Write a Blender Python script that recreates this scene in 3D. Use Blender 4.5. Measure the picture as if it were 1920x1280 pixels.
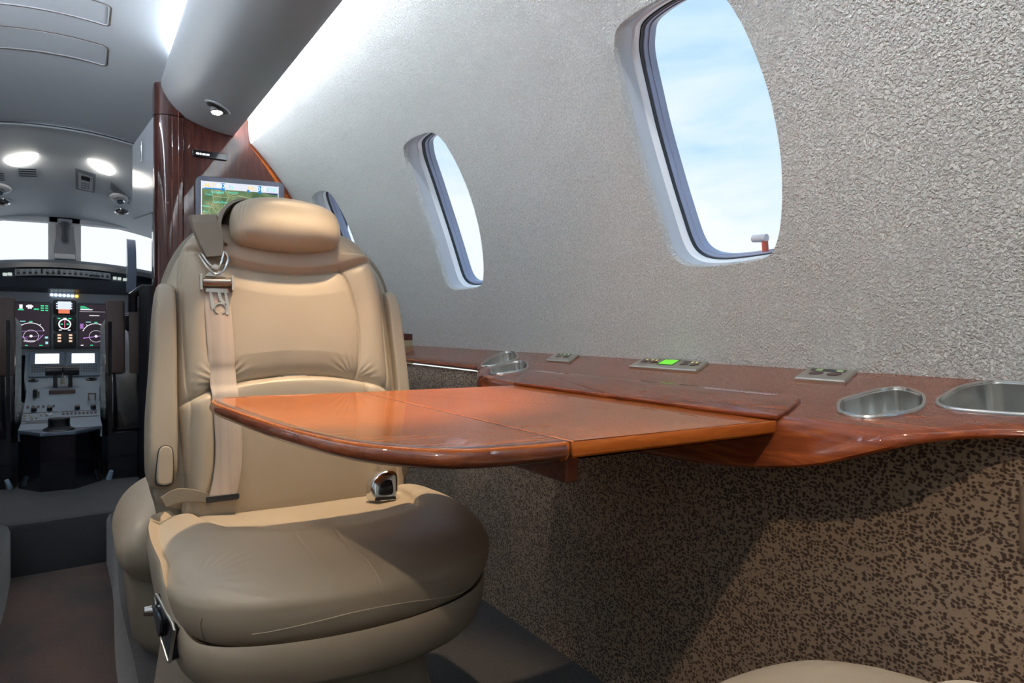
import bpy, bmesh, math, random
import numpy as np
from mathutils import Vector, Matrix
for o in list(bpy.data.objects): bpy.data.objects.remove(o)
random.seed(4); rng=np.random.RandomState(7)
SC=bpy.context.scene; COL=SC.collection; PI=math.pi
# ---------------------------------------------------------------- camera
CAM=Vector((0,0,.93))
cd=bpy.data.cameras.new('camera'); co=bpy.data.objects.new('camera',cd); COL.objects.link(co)
cd.sensor_width=36; cd.lens=36*1250/1920; cd.clip_start=.02; cd.clip_end=500
XW=Vector((.8398224,1.0e-6,-.5428612)); YW=Vector((-.5427510,.0201516,-.8396519)); ZW=Vector((.0109387,.9997969,.0169244))
m=Matrix((XW,YW,ZW)).to_4x4(); m.translation=CAM; co.matrix_world=m
SC.camera=co
SC.view_settings.view_transform='Standard'; SC.view_settings.look='None'; SC.view_settings.gamma=1
SC.view_settings.use_curve_mapping=False; SC.view_settings.exposure=0.15
# ---------------------------------------------------------------- world: blue sky with thin bright cloud
wd=bpy.data.worlds.new('sky'); SC.world=wd; wd.use_nodes=True
wn=wd.node_tree.nodes; wl=wd.node_tree.links; wn.clear()
tc=wn.new('ShaderNodeTexCoord'); mp=wn.new('ShaderNodeMapping'); mp.inputs['Scale'].default_value=(1,1,3.2)
n1=wn.new('ShaderNodeTexNoise'); n1.inputs['Scale'].default_value=3.4; n1.inputs['Detail'].default_value=7; n1.inputs['Roughness'].default_value=.55; n1.inputs['Distortion'].default_value=.4
sp=wn.new('ShaderNodeSeparateXYZ')
gr=wn.new('ShaderNodeMapRange'); gr.inputs[1].default_value=.08; gr.inputs[2].default_value=.55; gr.inputs[3].default_value=.36; gr.inputs[4].default_value=-.30
ad=wn.new('ShaderNodeMath'); ad.operation='ADD'
rp=wn.new('ShaderNodeValToRGB'); rp.color_ramp.elements[0].position=.20; rp.color_ramp.elements[0].color=(.26,.55,.88,1)
rp.color_ramp.elements[1].position=.78; rp.color_ramp.elements[1].color=(.90,.95,.99,1)
e=rp.color_ramp.elements.new(.5); e.color=(.60,.80,.95,1)
bg=wn.new('ShaderNodeBackground'); bg.inputs[1].default_value=1.0; ow=wn.new('ShaderNodeOutputWorld')
wl.new(tc.outputs['Generated'],mp.inputs[0]); wl.new(mp.outputs[0],n1.inputs['Vector']); wl.new(tc.outputs['Generated'],sp.inputs[0])
wl.new(sp.outputs['Z'],gr.inputs[0]); wl.new(gr.outputs[0],ad.inputs[0]); wl.new(n1.outputs['Fac'],ad.inputs[1])
wl.new(ad.outputs[0],rp.inputs[0]); wl.new(rp.outputs[0],bg.inputs[0]); wl.new(bg.outputs[0],ow.inputs[0])
# ---------------------------------------------------------------- materials
def M(name,col,rough=.5,metal=0,coat=0,bump=None,emit=None,es=1,sheen=0,spec=.5,var=None,coatr=.03):
    """bump=(scale,strength,dist[,kind]) var=(color2,scale,stretch xyz)"""
    mt=bpy.data.materials.new(name); mt.use_nodes=True; nt=mt.node_tree; b=nt.nodes['Principled BSDF']; L=nt.links
    b.inputs['Base Color'].default_value=(*col,1); b.inputs['Roughness'].default_value=rough; b.inputs['Metallic'].default_value=metal
    b.inputs['Coat Weight'].default_value=coat; b.inputs['Coat Roughness'].default_value=coatr; b.inputs['Specular IOR Level'].default_value=spec
    if sheen: b.inputs['Sheen Weight'].default_value=sheen
    if emit: b.inputs['Emission Color'].default_value=(*emit,1); b.inputs['Emission Strength'].default_value=es
    if var or bump:
        t=nt.nodes.new('ShaderNodeNewGeometry')
    if var:
        c2,s,st=var; mp=nt.nodes.new('ShaderNodeMapping'); mp.inputs['Scale'].default_value=st
        n=nt.nodes.new('ShaderNodeTexNoise'); n.inputs['Scale'].default_value=s; n.inputs['Detail'].default_value=6; n.inputs['Distortion'].default_value=.6
        r=nt.nodes.new('ShaderNodeValToRGB'); r.color_ramp.elements[0].position=.36; r.color_ramp.elements[1].position=.66
        r.color_ramp.elements[0].color=(*col,1); r.color_ramp.elements[1].color=(*c2,1)
        L.new(t.outputs['Position'],mp.inputs[0]); L.new(mp.outputs[0],n.inputs['Vector']); L.new(n.outputs['Fac'],r.inputs[0]); L.new(r.outputs[0],b.inputs['Base Color'])
    if bump:
        n=nt.nodes.new('ShaderNodeTexVoronoi' if len(bump)>3 else 'ShaderNodeTexNoise'); n.inputs['Scale'].default_value=bump[0]
        if len(bump)<=3: n.inputs['Detail'].default_value=3
        L.new(t.outputs['Position'],n.inputs['Vector'])
        bp=nt.nodes.new('ShaderNodeBump'); bp.inputs['Strength'].default_value=bump[1]; bp.inputs['Distance'].default_value=bump[2]
        L.new(n.outputs[0],bp.inputs['Height']); L.new(bp.outputs[0],b.inputs['Normal'])
    return mt
def wood(name,c1,c2,c3,stretch,rough=.25,coat=1.0,scale=7):
    mt=M(name,c1,rough,coat=coat,coatr=.02); nt=mt.node_tree; L=nt.links; b=nt.nodes['Principled BSDF']
    b.inputs['Specular IOR Level'].default_value=.12
    t=nt.nodes.new('ShaderNodeNewGeometry'); mp=nt.nodes.new('ShaderNodeMapping'); mp.inputs['Scale'].default_value=stretch
    n=nt.nodes.new('ShaderNodeTexNoise'); n.inputs['Scale'].default_value=scale; n.inputs['Detail'].default_value=9; n.inputs['Roughness'].default_value=.62; n.inputs['Distortion'].default_value=1.1
    r=nt.nodes.new('ShaderNodeValToRGB'); r.color_ramp.elements[0].position=.30; r.color_ramp.elements[0].color=(*c1,1); r.color_ramp.elements[1].position=.72; r.color_ramp.elements[1].color=(*c3,1)
    e=r.color_ramp.elements.new(.5); e.color=(*c2,1)
    L.new(t.outputs['Position'],mp.inputs[0]); L.new(mp.outputs[0],n.inputs['Vector']); L.new(n.outputs['Fac'],r.inputs[0]); L.new(r.outputs[0],b.inputs['Base Color'])
    return mt
def leopard():
    mt=M('spotted_fabric',(.3,.2,.12),.95,sheen=.15); nt=mt.node_tree; L=nt.links; b=nt.nodes['Principled BSDF']
    t=nt.nodes.new('ShaderNodeNewGeometry'); mp=nt.nodes.new('ShaderNodeMapping'); mp.inputs['Scale'].default_value=(1,.8,1)
    n=nt.nodes.new('ShaderNodeTexNoise'); n.inputs['Scale'].default_value=60; n.inputs['Detail'].default_value=2
    mx=nt.nodes.new('ShaderNodeMix'); mx.data_type='VECTOR'; mx.inputs['Factor'].default_value=.012
    v=nt.nodes.new('ShaderNodeTexVoronoi'); v.inputs['Scale'].default_value=205; v.inputs['Randomness'].default_value=.7
    r=nt.nodes.new('ShaderNodeValToRGB'); r.color_ramp.elements[0].position=.37; r.color_ramp.elements[0].color=(.065,.038,.026,1); r.color_ramp.elements[1].position=.56; r.color_ramp.elements[1].color=(.32,.23,.155,1)
    n2=nt.nodes.new('ShaderNodeTexNoise'); n2.inputs['Scale'].default_value=700; n2.inputs['Detail'].default_value=2
    L.new(t.outputs['Position'],mp.inputs[0]); L.new(mp.outputs[0],n.inputs['Vector'])
    L.new(mp.outputs[0],mx.inputs[4]); L.new(n.outputs['Color'],mx.inputs[5]); L.new(mx.outputs[1],v.inputs['Vector'])
    L.new(v.outputs['Distance'],r.inputs[0]); L.new(r.outputs[0],b.inputs['Base Color']); L.new(mp.outputs[0],n2.inputs['Vector'])
    bp=nt.nodes.new('ShaderNodeBump'); bp.inputs['Strength'].default_value=.6; bp.inputs['Distance'].default_value=.001
    L.new(n2.outputs['Fac'],bp.inputs['Height']); L.new(bp.outputs[0],b.inputs['Normal'])
    return mt
def wallmat():
    mt=M('pebbled_wall_fabric',(.66,.66,.645),.6); nt=mt.node_tree; L=nt.links; b=nt.nodes['Principled BSDF']
    t=nt.nodes.new('ShaderNodeNewGeometry')
    v=nt.nodes.new('ShaderNodeTexNoise'); v.inputs['Scale'].default_value=230; v.inputs['Detail'].default_value=2; v.inputs['Roughness'].default_value=.6; v.inputs['Distortion'].default_value=.4
    r=nt.nodes.new('ShaderNodeValToRGB'); r.color_ramp.elements[0].position=.42; r.color_ramp.elements[1].position=.70
    bp=nt.nodes.new('ShaderNodeBump'); bp.inputs['Strength'].default_value=1.0; bp.inputs['Distance'].default_value=.006
    L.new(t.outputs['Position'],v.inputs['Vector']); L.new(v.outputs['Fac'],r.inputs[0]); L.new(r.outputs[0],bp.inputs['Height']); L.new(bp.outputs[0],b.inputs['Normal'])
    c=nt.nodes.new('ShaderNodeValToRGB'); c.color_ramp.elements[0].position=.38; c.color_ramp.elements[0].color=(.63,.64,.625,1); c.color_ramp.elements[1].position=.66; c.color_ramp.elements[1].color=(.80,.81,.79,1)
    L.new(v.outputs['Fac'],c.inputs[0]); L.new(c.outputs[0],b.inputs['Base Color'])
    return mt
def brushed(name,col,rough=.25):
    mt=M(name,col,rough,1); nt=mt.node_tree; L=nt.links; b=nt.nodes['Principled BSDF']
    t=nt.nodes.new('ShaderNodeNewGeometry'); mp=nt.nodes.new('ShaderNodeMapping'); mp.inputs['Scale'].default_value=(60,60,900)
    n=nt.nodes.new('ShaderNodeTexNoise'); n.inputs['Scale'].default_value=1; bp=nt.nodes.new('ShaderNodeBump'); bp.inputs['Strength'].default_value=.06; bp.inputs['Distance'].default_value=.0003
    L.new(t.outputs['Position'],mp.inputs[0]); L.new(mp.outputs[0],n.inputs['Vector']); L.new(n.outputs['Fac'],bp.inputs['Height']); L.new(bp.outputs[0],b.inputs['Normal'])
    return mt
def glassmat(name,tint=(1,1,1)):
    mt=bpy.data.materials.new(name); mt.use_nodes=True; nt=mt.node_tree; nt.nodes.clear(); L=nt.links
    o=nt.nodes.new('ShaderNodeOutputMaterial'); mx=nt.nodes.new('ShaderNodeMixShader'); tr=nt.nodes.new('ShaderNodeBsdfTransparent'); gl=nt.nodes.new('ShaderNodeBsdfGlossy'); fr=nt.nodes.new('ShaderNodeLayerWeight'); pw=nt.nodes.new('ShaderNodeMath'); pw.operation='MULTIPLY'; pw.inputs[1].default_value=.12
    tr.inputs[0].default_value=(*tint,1); gl.inputs['Roughness'].default_value=.02; fr.inputs[0].default_value=.3
    L.new(fr.outputs['Facing'],pw.inputs[0]); L.new(pw.outputs[0],mx.inputs[0]); L.new(tr.outputs[0],mx.inputs[1]); L.new(gl.outputs[0],mx.inputs[2]); L.new(mx.outputs[0],o.inputs[0]); return mt
def EM(name,col,s): return M(name,(0,0,0),.4,emit=col,es=s)
WALL=wallmat(); LEO=leopard()
LEA=M('tan_leather',(.40,.345,.265),.40,bump=(420,.10,.0012),var=((.44,.378,.29),5,(1,1,1)))
LEA2=M('taupe_plastic_shell',(.35,.305,.24),.38)
LEAD=M('dark_taupe_leather',(.19,.165,.125),.5,bump=(400,.1,.001))
STITCH=M('stitching',(.55,.48,.36),.8)
WEB=M('belt_webbing',(.42,.36,.31),.75,bump=(900,.4,.0008),var=((.50,.43,.37),90,(1,.02,.02)))
WOODT=wood('cherry_table_wood',(.30,.068,.012),(.46,.115,.018),(.56,.165,.032),(1.2,11,11),coat=.45)
WOODE=wood('dark_cherry_edge',(.09,.02,.012),(.14,.032,.016),(.20,.05,.02),(1.5,10,10))
WOODB=wood('bullnose_wood',(.10,.024,.012),(.16,.042,.016),(.25,.075,.025),(3,3,14))
WOODL=wood('cherry_ledge_wood',(.13,.028,.010),(.20,.045,.014),(.31,.08,.02),(10,1.2,10),coat=.5)
WOODD=wood('dark_cherry_panel',(.045,.013,.012),(.07,.02,.016),(.12,.035,.02),(9,9,1.0))
CEIL=M('grey_headliner',(.60,.635,.69),.42,bump=(60,.05,.002))
PSU=M('grey_satin_panel',(.55,.57,.60),.36)
WHITEP=M('white_plastic',(.75,.77,.80),.35); GREYP=M('grey_reveal_plastic',(.42,.44,.48),.32); LAV=M('lavender_grey_frame',(.24,.27,.38),.35)
GASK=M('black_rubber',(.012,.013,.018),.5); BLACK=M('black_plastic',(.012,.013,.016),.35); DARK=M('dark_blue_grey',(.045,.055,.075),.45)
PANELG=M('instrument_grey',(.34,.38,.44),.5,bump=(300,.1,.0005)); PED=M('pedestal_grey',(.24,.31,.39),.45)
GLOSSK=M('gloss_black',(.008,.009,.014),.12,coat=.6)
METAL=brushed('brushed_steel',(.66,.66,.64),.2); CHROME=M('chrome',(.75,.75,.74),.12,1); DKMET=M('dark_gunmetal',(.25,.23,.22),.3,1)
NICK=M('satin_nickel_plate',(.55,.53,.47),.32,.85)
CARP=M('dark_carpet',(.018,.015,.016),.95,bump=(260,.8,.004),sheen=.15,var=((.11,.055,.038),3,(1,.5,1)))
CARPG=M('grey_carpet',(.022,.021,.025),.95,bump=(260,.6,.003),sheen=.35)
FLEECE=M('sheepskin',(.62,.66,.68),.95,bump=(160,1,.01),sheen=.4)
BROWNL=M('brown_leather',(.085,.05,.042),.5)
GLASS=glassmat('clear_pane',(.97,.985,1)); LENS=EM('lamp_lens',(1,.93,.82),14)
COVE=EM('cove_tube',(.86,.94,1.0),120)
# ---------------------------------------------------------------- mesh helpers
def mk(name,V,F,mat,parent=None,smooth=35,loc=None,mats=None,fm=None):
    V=np.asarray(V,float).reshape(-1,3)
    if parent is not None: off=np.array(parent_world(parent))
    else:
        off=np.array(loc) if loc is not None else np.array([(V[:,0].min()+V[:,0].max())/2,(V[:,1].min()+V[:,1].max())/2,V[:,2].min()])
    me=bpy.data.meshes.new(name); me.from_pydata((V-off).tolist(),[],[list(map(int,f)) for f in F]); me.update()
    for x in (mats or [mat]): me.materials.append(x)
    if fm is not None:
        for p,k in zip(me.polygons,fm): p.material_index=k
    bm=bmesh.new(); bm.from_mesh(me); bmesh.ops.recalc_face_normals(bm,faces=bm.faces); bm.to_mesh(me); bm.free()
    if smooth is not None:
        me.shade_smooth(); me.set_sharp_from_angle(angle=math.radians(smooth))
    o=bpy.data.objects.new(name,me); COL.objects.link(o)
    if parent is not None: o.parent=parent
    else: o.location=off.tolist()
    return o
def parent_world(p):
    v=Vector((0,0,0))
    while p is not None: v=v+Vector(p.location); p=p.parent
    return v
def thing(name,label,cat,loc,group=None):
    o=bpy.data.objects.new(name,None); o.empty_display_size=.05; COL.objects.link(o); o.location=loc; o['label']=label; o['category']=cat
    if group: o['group']=group
    return o
def tag(o,label,cat,group=None):
    o['label']=label; o['category']=cat
    if group: o['group']=group
    return o
def struct(o): o['kind']='structure'; return o
class MB:
    def __init__(s): s.V=[]; s.F=[]
    def add(s,V,F):
        k=len(s.V); s.V+= [tuple(v) for v in V]; s.F+=[[i+k for i in f] for f in F]; return s
    def box(s,x0,x1,y0,y1,z0,z1,rot=None,c=None):
        V=[(x,y,z) for x in (x0,x1) for y in (y0,y1) for z in (z0,z1)]
        F=[(0,1,3,2),(4,6,7,5),(0,4,5,1),(2,3,7,6),(0,2,6,4),(1,5,7,3)]
        if rot is not None:
            c=Vector(c) if c is not None else Vector(((x0+x1)/2,(y0+y1)/2,(z0+z1)/2)); V=[tuple(rot@(Vector(v)-c)+c) for v in V]
        return s.add(V,F)
    def tube(s,P,r,n=10,closed=False,cap=True):
        P=[Vector(p) for p in P]; N=len(P); V=[];F=[]
        rs=r if isinstance(r,(list,tuple)) else [r]*N
        up=None
        for i,p in enumerate(P):
            a=P[(i-1)%N] if (i>0 or closed) else p; b=P[(i+1)%N] if (i<N-1 or closed) else p
            t=(b-a).normalized()
            if up is None: up=Vector((0,0,1)) if abs(t.z)<.9 else Vector((1,0,0))
            u=(up-t*up.dot(t)).normalized(); w=t.cross(u); up=u
            for k in range(n):
                q=2*PI*k/n; V.append(tuple(p+(u*math.cos(q)+w*math.sin(q))*rs[i]))
        for i in range(N if closed else N-1):
            for k in range(n):
                j=(i+1)%N; F.append((i*n+k,i*n+(k+1)%n,j*n+(k+1)%n,j*n+k))
        if not closed and cap: F.append(tuple(range(n))); F.append(tuple((N-1)*n+k for k in range(n)))
        return s.add(V,F)
    def lathe(s,prof,c,axis=(0,0,1),n=28):
        """prof list of (r,h)"""
        ax=Vector(axis).normalized(); u=ax.orthogonal().normalized(); w=ax.cross(u); c=Vector(c); V=[];F=[]
        for r,h in prof:
            for k in range(n):
                q=2*PI*k/n; V.append(tuple(c+ax*h+(u*math.cos(q)+w*math.sin(q))*max(r,1e-5)))
        m=len(prof)
        for i in range(m-1):
            for k in range(n): F.append((i*n+k,i*n+(k+1)%n,(i+1)*n+(k+1)%n,(i+1)*n+k))
        F.append(tuple(range(n))); F.append(tuple((m-1)*n+k for k in range(n)))
        return s.add(V,F)
    def loft(s,rings,cap0=True,cap1=True,closed=True):
        n=len(rings[0]); V=[p for r in rings for p in r]; F=[]
        for i in range(len(rings)-1):
            for k in range(n if closed else n-1): F.append((i*n+k,i*n+(k+1)%n,(i+1)*n+(k+1)%n,(i+1)*n+k))
        if cap0: F.append(tuple(range(n)))
        if cap1: F.append(tuple((len(rings)-1)*n+k for k in range(n)))
        return s.add(V,F)
    def each(s,name,mat,parent,smooth=35,bevel=0):
        """one object per connected piece"""
        n=len(s.V); g=list(range(n))
        def find(a):
            while g[a]!=a: g[a]=g[g[a]]; a=g[a]
            return a
        for f in s.F:
            r=find(f[0])
            for v in f[1:]: g[find(v)]=r
        grp={}
        for fi,f in enumerate(s.F): grp.setdefault(find(f[0]),[]).append(f)
        res=[]
        for fs in grp.values():
            ids=sorted({v for f in fs for v in f}); mp={v:i for i,v in enumerate(ids)}
            b=MB(); b.add([s.V[v] for v in ids],[[mp[v] for v in f] for f in fs]); res.append(b.out(name,mat,parent,smooth,bevel))
        return res
    def out(s,name,mat,parent=None,smooth=35,bevel=0,**k):
        o=mk(name,s.V,s.F,mat,parent,smooth,**k)
        if bevel:
            b=o.modifiers.new('edge','BEVEL'); b.width=bevel; b.segments=3; b.limit_method='ANGLE'; b.harden_normals=False
        return o
def smoothloop(P,n,closed=True):
    """Catmull-Rom through P, resampled to n points evenly"""
    P=np.array(P,float); N=len(P); out=[]
    rngi=range(N) if closed else range(N-1)
    for i in rngi:
        g=lambda k:P[k%N] if closed else P[min(max(k,0),N-1)]
        p0,p1,p2,p3=g(i-1),g(i),g(i+1),g(i+2)
        for t in np.linspace(0,1,16,endpoint=False):
            out.append(.5*((2*p1)+(-p0+p2)*t+(2*p0-5*p1+4*p2-p3)*t*t+(-p0+3*p1-3*p2+p3)*t**3))
    if not closed: out.append(P[-1])
    Q=np.array(out); Q2=np.vstack([Q,Q[:1]]) if closed else Q
    d=np.r_[0,np.cumsum(np.linalg.norm(np.diff(Q2,axis=0),axis=1))]
    t=np.linspace(0,d[-1],n,endpoint=not closed)
    return np.stack([np.interp(t,d,Q2[:,k]) for k in range(Q2.shape[1])],1)
def linres(P,n):
    P=np.array(P,float); Q=np.vstack([P,P[:1]]); d=np.r_[0,np.cumsum(np.linalg.norm(np.diff(Q,axis=0),axis=1))]; t=np.linspace(0,d[-1],n,endpoint=False)
    return np.stack([np.interp(t,d,Q[:,k]) for k in range(2)],1)
def inset(O,d):
    O=np.asarray(O); A=np.roll(O,1,0); B=np.roll(O,-1,0); T=B-A; T/=np.linalg.norm(T,axis=1)[:,None]+1e-12
    N=np.stack([-T[:,1],T[:,0]],1); area=np.sum(O[:,0]*B[:,1]-B[:,0]*O[:,1])
    return O+N*(d if area>0 else -d)
def rrect(x0,x1,y0,y1,r,n=6):
    P=[]
    for cx,cy,a in ((x1-r,y1-r,0),(x0+r,y1-r,PI/2),(x0+r,y0+r,PI),(x1-r,y0+r,3*PI/2)):
        for k in range(n+1): q=a+PI/2*k/n; P.append((cx+r*math.cos(q),cy+r*math.sin(q)))
    return np.array(P)
def pdist(P,L):
    """distance of points P (n,2) to polyline L"""
    L=np.asarray(L,float); d=np.full(len(P),9.)
    for a,b in zip(L[:-1],L[1:]):
        ab=b-a; t=np.clip(((P-a)@ab)/(ab@ab+1e-12),0,1); d=np.minimum(d,np.linalg.norm(P-(a+t[:,None]*ab),axis=1))
    return d
class Frame:
    def __init__(s,o,U,V,W): s.o=np.array(o,float); s.A=np.array([U,V,W],float)
    def __call__(s,u,v,w=0): return s.o+np.array([u,v,w])@s.A
    def many(s,P): return s.o+np.asarray(P)@s.A
def pillow(O,fr,hf,hb,cen=None,nt=220,nr=50,pf=(8,2.5),pb=(3,2.2),smooth=True):
    """closed cushion: front height hf(P), back depth hb"""
    O=smoothloop(O,nt) if smooth else np.asarray(O); nt=len(O)
    c=np.array(cen) if cen is not None else O.mean(0)
    R=1-(1-np.linspace(0,1,nr+1)[1:])**1.6 if False else np.sin(np.linspace(0,PI/2,nr+1)[1:])**.9
    V=[];F=[]
    fc=hf(c[None])[0]; V.append((c[0],c[1],fc))
    for r in R:
        P=c+(O-c)*r; h=hf(P)*np.maximum(1-r**pf[0],0)**(1/pf[1]); V+=np.c_[P,h].tolist()
    for k in range(nt): F.append((0,1+k,1+(k+1)%nt))
    for i in range(nr-1):
        for k in range(nt): F.append((1+i*nt+k,1+(i+1)*nt+k,1+(i+1)*nt+(k+1)%nt,1+i*nt+(k+1)%nt))
    base=1+(nr-1)*nt; R2=R[::-1][3::4]; prev=base
    for r in R2:
        P=c+(O-c)*r; h=np.full(nt,-hb*max(1-r**pb[0],0)**(1/pb[1])); s=len(V); V+=np.c_[P,h].tolist()
        for k in range(nt): F.append((prev+k,s+k,s+(k+1)%nt,prev+(k+1)%nt))
        prev=s
    s=len(V); V.append((c[0],c[1],-hb))
    for k in range(nt): F.append((s,prev+(k+1)%nt,prev+k))
    return fr.many(V),F
def prism(O,fr,prof):
    """O outline 2D, prof list (inset,w)"""
    rings=[]
    for d,w in prof:
        P=inset(O,d) if d else np.asarray(O); rings.append(fr.many(np.c_[P,np.full(len(P),w)]).tolist())
    return rings
XY=Frame((0,0,0),(1,0,0),(0,1,0),(0,0,1))
def slab(O,z0,z1,r=.003,fr=XY):
    return prism(O,fr,[(r*1.0,z0),(r*.3,z0+r*.3),(0,z0+r),(0,z1-r),(r*.3,z1-r*.3),(r,z1)])
def text(body,size,mtx,mat,parent,name='lettering',ext=.0004,align='LEFT'):
    cu=bpy.data.curves.new(name,'FONT'); cu.body=body; cu.size=size; cu.extrude=ext; cu.align_x=align
    t=bpy.data.objects.new('tmp',cu); COL.objects.link(t); dg=bpy.context.evaluated_depsgraph_get()
    me=bpy.data.meshes.new_from_object(t.evaluated_get(dg)); bpy.data.objects.remove(t)
    me.name=name; me.materials.clear(); me.materials.append(mat); o=bpy.data.objects.new(name,me); COL.objects.link(o)
    me.transform(mtx); me.transform(Matrix.Translation(-parent_world(parent))); o.parent=parent; return o
def copy_tree(o,parent=None):
    c=o.copy(); COL.objects.link(c); c.parent=parent
    for ch in list(o.children): copy_tree(ch,c)
    return c
# ================================================================ SETTING
RC,XC,ZC=1.32,-.223,.88
def mxs(s,x): return x if s>0 else -x-.14
def cyl(s,y,ph,r=RC): return (mxs(s,XC+r*math.cos(ph)),y,ZC+r*math.sin(ph))
WO=[(1.054,1.531),(1.031,1.548),(.966,1.555),(.897,1.553),(.834,1.545),(.791,1.522),(.767,1.473),(.752,1.406),(.744,1.34),(.743,1.256),(.749,1.193),(.761,1.129),(.778,1.088),(.805,1.070),(.906,1.065),(.975,1.068),(1.018,1.082),(1.043,1.112),(1.062,1.18),(1.075,1.248),(1.084,1.33),(1.084,1.403),(1.074,1.493)]
WO=[(y,math.asin((z-ZC)/RC)) for y,z in WO]
WIN=smoothloop([(y,p*RC) for y,p in WO],168); WC=np.array([.915,.335*RC])
DY=1.07
def wall_side(s,name):
    V=[];F=[]; ph0,ph1=-.045,.80
    for k in range(-1,3):
        cx=WC[0]+DY*k; y0,y1=cx-DY/2,cx+DY/2
        O=WIN+np.array([DY*k,0]); c=np.array([cx,WC[1]])
        D=O-c; B=[]
        for d in D:
            t=9
            for val,lo,hi in ((d[0],y0-cx,y1-cx),(d[1],ph0*RC-c[1],ph1*RC-c[1])):
                if val>1e-9: t=min(t,hi/val)
                elif val<-1e-9: t=min(t,lo/val)
            B.append(c+d*t)
        B=np.array(B)
        for qy in (y0,y1):
            for qp in (ph0*RC,ph1*RC):
                i=np.argmin(np.linalg.norm(B-np.array([qy,qp]),axis=1)); B[i]=(qy,qp)
        n=len(O); base=len(V); rings=26
        # rolled lip going outward from the cabin side
        lip=[(-.0035,.016),(-.003,.009),(-.001,.003),(0,0)]
        for dd,rr in lip: 
            P=c+(O-c)*(1+dd*4)
            for p in P: V.append(cyl(s,p[0],p[1]/RC,RC+rr))
        for j in range(1,rings+1):
            t=(j/rings)**1.15
            for p,b in zip(O,B):
                q=p+(b-p)*t; V.append(cyl(s,q[0],q[1]/RC,RC))
        for j in range(rings+len(lip)-1):
            for q in range(n): F.append((base+j*n+q,base+(j+1)*n+q,base+(j+1)*n+(q+1)%n,base+j*n+(q+1)%n))
    # upper return behind the overhead unit
    ya,yb=WC[0]-1.5*DY,WC[0]+2.5*DY; st=len(V)
    prof=[cyl(1,0,.80)[::2],(.690,1.845),(.686,1.88),(.684,1.93),(.670,1.98),(.62,2.03),(.54,2.06)]
    for x,z in prof: V+=[(mxs(s,x),ya,z),(mxs(s,x),yb,z)]
    for i in range(len(prof)-1): F.append((st+2*i,st+2*i+1,st+2*i+3,st+2*i+2))
    return struct(mk(name,V,F,WALL,loc=(mxs(s,1.1),1,.85)))
wall_side(1,'wall_right'); wall_side(-1,'wall_left')
def window(i,s,k):
    cy=DY*k; root=struct(mk('window_%d'%i,*(lambda r:r)(band(s,cy,[(.997,RC+.016),(.99,RC+.022),(.982,RC+.030),(.985,RC+.040),(.985,RC+.052)])),GREYP,loc=cyl(s,WC[0]+cy,WC[1]/RC,RC+.05)))
    mk('white_trim',*band(s,cy,[(.985,RC+.052),(.970,RC+.056),(.962,RC+.070)]),WHITEP,root)
    mk('gasket',*band(s,cy,[(.962,RC+.070),(.952,RC+.0705),(.950,RC+.079)]),GASK,root)
    mk('inner_frame',*band(s,cy,[(.950,RC+.079),(.940,RC+.080),(.938,RC+.092),(.928,RC+.093),(.924,RC+.112)]),LAV,root)
    P=WC+(WIN-WC)*.96; V=[];F=[];n=len(P)
    for t in (1,.66,.33,0.001):
        V+=[cyl(s,(WC[0]+(p[0]-WC[0])*t)+cy,(WC[1]+(p[1]-WC[1])*t)/RC,RC+.106) for p in P]
    for j in range(3):
        for q in range(n): F.append((j*n+q,j*n+(q+1)%n,(j+1)*n+(q+1)%n,(j+1)*n+q))
    mk('pane',V,F,GLASS,root)
    return root
def band(s,cy,prof):
    V=[];F=[];n=len(WIN)
    for sc,r in prof:
        P=WC+(WIN-WC)*sc; V+=[cyl(s,p[0]+cy,p[1]/RC,r) for p in P]
    for j in range(len(prof)-1):
        for q in range(n): F.append((j*n+q,j*n+(q+1)%n,(j+1)*n+(q+1)%n,(j+1)*n+q))
    return V,F
i=1
for s in (1,-1):
    for k in (-1,0,1,2): window(i,s,k); i+=1
# shade handles at the foot of the two nearer right-hand windows
for k,lab in ((0,'small red and white emergency pull lever at the foot of the large near window'),(1,'small dark pull lever at the foot of the middle window')):
    b=cyl(1,.862+DY*k,.147,RC+.088)
    t=thing('pull_lever',lab,'lever',b)
    MB().tube([b,(b[0]-.004,b[1],b[2]+.030)],.0065,12).out('stem',M('red_plastic',(.42,.10,.07),.4),t)
    MB().tube([(b[0]-.004,b[1]-.004,b[2]+.036),(b[0]-.004,b[1]+.028,b[2]+.038)],[.0085,.0075],12).out('grip',M('lever_grip',(.5,.5,.56),.35),t)
# dado under the ledge
def dado(s,name):
    V=[];F=[];ys=np.linspace(-1.0,3.45,30); prof=[(.905,.19),(.914,.20),(.917,.32),(.918,.46),(.916,.62),(.910,.76),(.905,.80),(.915,.815)]
    for y in ys: V+=[(mxs(s,x),y,z) for x,z in prof]
    n=len(prof)
    for a in range(len(ys)-1):
        for b in range(n-1): F.append((a*n+b,a*n+b+1,(a+1)*n+b+1,(a+1)*n+b))
    return struct(mk(name,V,F,LEO,loc=(mxs(s,1.0),1,.2),smooth=60))
dado(1,'wall_lower_right'); dado(-1,'wall_lower_left')
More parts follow.
